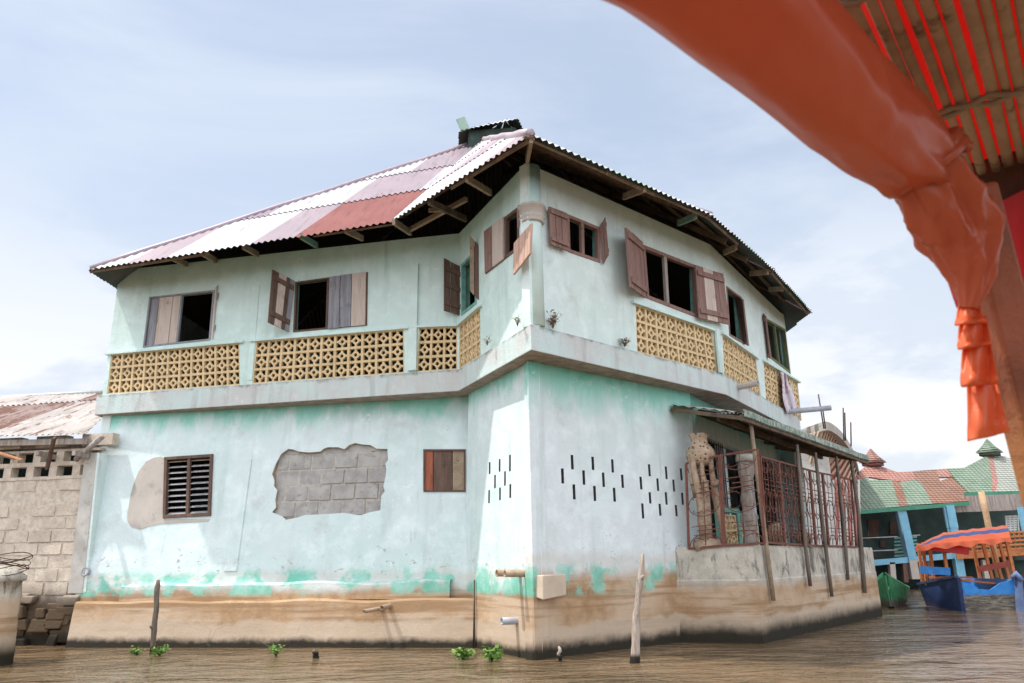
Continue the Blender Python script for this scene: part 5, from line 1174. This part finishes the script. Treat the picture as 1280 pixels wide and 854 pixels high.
# edge beam beside the first slats
# the wooden post
pd = 1.16
def dpt(x, y, d): r_ = ray(x, y); return O+r_*d
MT['postw'] = None
def postmat():
    g = G('knobbly_red_brown_post', .5, .4); n = g.noise(26, 5, .6, .5); c = g.mix(g.mr(g.noise(8, 5), .35, .65), (.34, .10, .045), (.20, .06, .028))
    c = g.mix(g.mr(g.math('ADD', g.z, g.math('MULTIPLY', n, .05)), 1.30, 1.42, 1, 0), c, (.40, .17, .065)); g.color(c); g.bump(n, .8, .006); return g.m
MT['postw'] = postmat()
tp_ = dpt(1212, 235, 1.14); bt_ = dpt(1316, 640, 1.14); mb = MB(); mb.bar(tp_, bt_, .058, .05, (0, 1, 0)); mb.build('post', 'postw', ob, bevel=.006)
mb = MB(); q = [dpt(1232, 255, 1.3), dpt(1400, 200, 1.25), dpt(1400, 560, 1.28), dpt(1266, 420, 1.3)]
vs = []
for i in range(13):
    for j in range(9):
        s, t = i/12, j/8; p = q[0].lerp(q[1], s).lerp(q[3].lerp(q[2], s), t); vs.append(p+V((0, .02*math.sin(s*14+t*2), 0)))
mb.add(vs, [(i*9+j, i*9+j+1, (i+1)*9+j+1, (i+1)*9+j) for i in range(12) for j in range(8)], 0, True); mb.open = True; mb.build('red_curtain', 'tarp_red', ob)
# rolled tarpaulin
def roll_tube(ctrl, fold, name, mat, nseg=64, per=14, seed=0):
    c = catmull(ctrl, per); pts = [dpt(x, y, d) for x, y, r, d, f in c]; rad = [r*d/FPX for x, y, r, d, f in c]; fl = [k_[4] for k_ in c]; mb = MB()
    def wob(i, j, a):
        s = i/per
        folds = (1-2*abs(math.sin(a*3+s*.55+seed)))*.6+(1-2*abs(math.sin(a*5.0-s*.8+1.7*seed)))*.45+math.sin(a*4+s*.9)*.3
        cre = mn.noise(V((math.cos(a)*1.6, math.sin(a)*1.6, s*.9+seed)))
        fine = mn.noise(V((math.cos(a)*4, math.sin(a)*4, s*1.6+seed)))
        rid = 1-abs(mn.noise(V((math.cos(a)*2.2+s*.9, math.sin(a)*2.2, s*1.1+7))))*2
        lng = math.sin(a*3+s*.55)*.5+math.sin(a*5-s*.8+1)*.35
        return 1+fl[i]*folds*.20+.05*cre+.035*fine*fl[i]*1.6+.045*rid*(.5+fl[i])+.035*lng
    mb.tube(pts, rad, nseg, wob=wob); mb.build(name, mat, ob)
roll_tube([(620, -190, 125, .60, .1), (800, -100, 100, .66, .08), (922, 0, 84, .74, .08), (1014, 88, 68, .84, .10), (1076, 146, 62, .93, .16), (1122, 182, 54, 1.0, .4), (1156, 205, 42, 1.04, .8)], 0, 'tarp_roll', 'tarp')
roll_tube([(1140, 194, 48, 1.04, .9), (1157, 220, 42, 1.04, 1.0), (1178, 254, 46, 1.05, 1.0), (1197, 290, 42, 1.06, .9), (1209, 325, 32, 1.06, .9), (1213, 358, 19, 1.06, .8), (1210, 385, 10, 1.06, .6)], 0, 'tarp_gather', 'tarp', seed=2.3)
mb = MB()   # tie round the roll
pts = []
c_ = dpt(1152, 206, 1.04); ax = (dpt(1165, 225, 1.04)-dpt(1130, 180, 1.04)).normalized(); e1 = ax.cross(V((0, 1, 0))).normalized(); e2 = ax.cross(e1)
for i in range(40): a = i*.34; pts.append(c_+e1*math.cos(a)*(.052+.003*math.sin(i))+e2*math.sin(a)*.055+ax*(i*.0006-.01))
mb.tube(pts, .009, 8); mb.build('tie', 'tarp', ob)
# hanging tail: flat red strip and ruffled tiers
def sheet(rows, name, mat, wave=.01, per=8, nx=14, k=9):
    c = catmull(rows, per); mb = MB(); vs = []; n = len(c)
    for i, (x0, y0, x1, y1, d) in enumerate(c):
        for j in range(nx+1):
            s = j/nx; vs.append(dpt(x0+(x1-x0)*s, y0+(y1-y0)*s, d+wave*math.sin(s*k+i*.15)+.006*mn.noise(V((s*3, i*.2, 1)))))
    mb.add(vs, [(i*(nx+1)+j, i*(nx+1)+j+1, (i+1)*(nx+1)+j+1, (i+1)*(nx+1)+j) for i in range(n-1) for j in range(nx)], 0, True); mb.open = True
    o = mb.build(name, mat, ob); m = o.modifiers.new('t', 'SOLIDIFY'); m.thickness = .0015
sheet([(1166, 296, 1205, 290, 1.10), (1178, 330, 1215, 340, 1.10), (1190, 365, 1222, 370, 1.10), (1197, 385, 1225, 390, 1.10)], 'tarp_tail', MT['tarp_red'])
sheet([(1197, 383, 1224, 378, 1.07), (1195, 398, 1230, 396, 1.05), (1194, 406, 1236, 402, 1.04), (1198, 404, 1234, 400, 1.07)], 'tail_ruffle', 'tail', .008)
sheet([(1199, 398, 1234, 396, 1.07), (1197, 425, 1238, 422, 1.05), (1198, 436, 1240, 430, 1.04), (1203, 433, 1238, 428, 1.08)], 'tail_ruffle', 'tail', .010)
sheet([(1203, 428, 1238, 426, 1.07), (1201, 460, 1245, 458, 1.05), (1202, 482, 1249, 478, 1.04), (1208, 480, 1246, 474, 1.08)], 'tail_ruffle', 'tail', .010)
sheet([(1208, 472, 1246, 470, 1.08), (1209, 510, 1254, 508, 1.06), (1210, 552, 1262, 540, 1.05)], 'tail_ruffle', 'tail', .006)
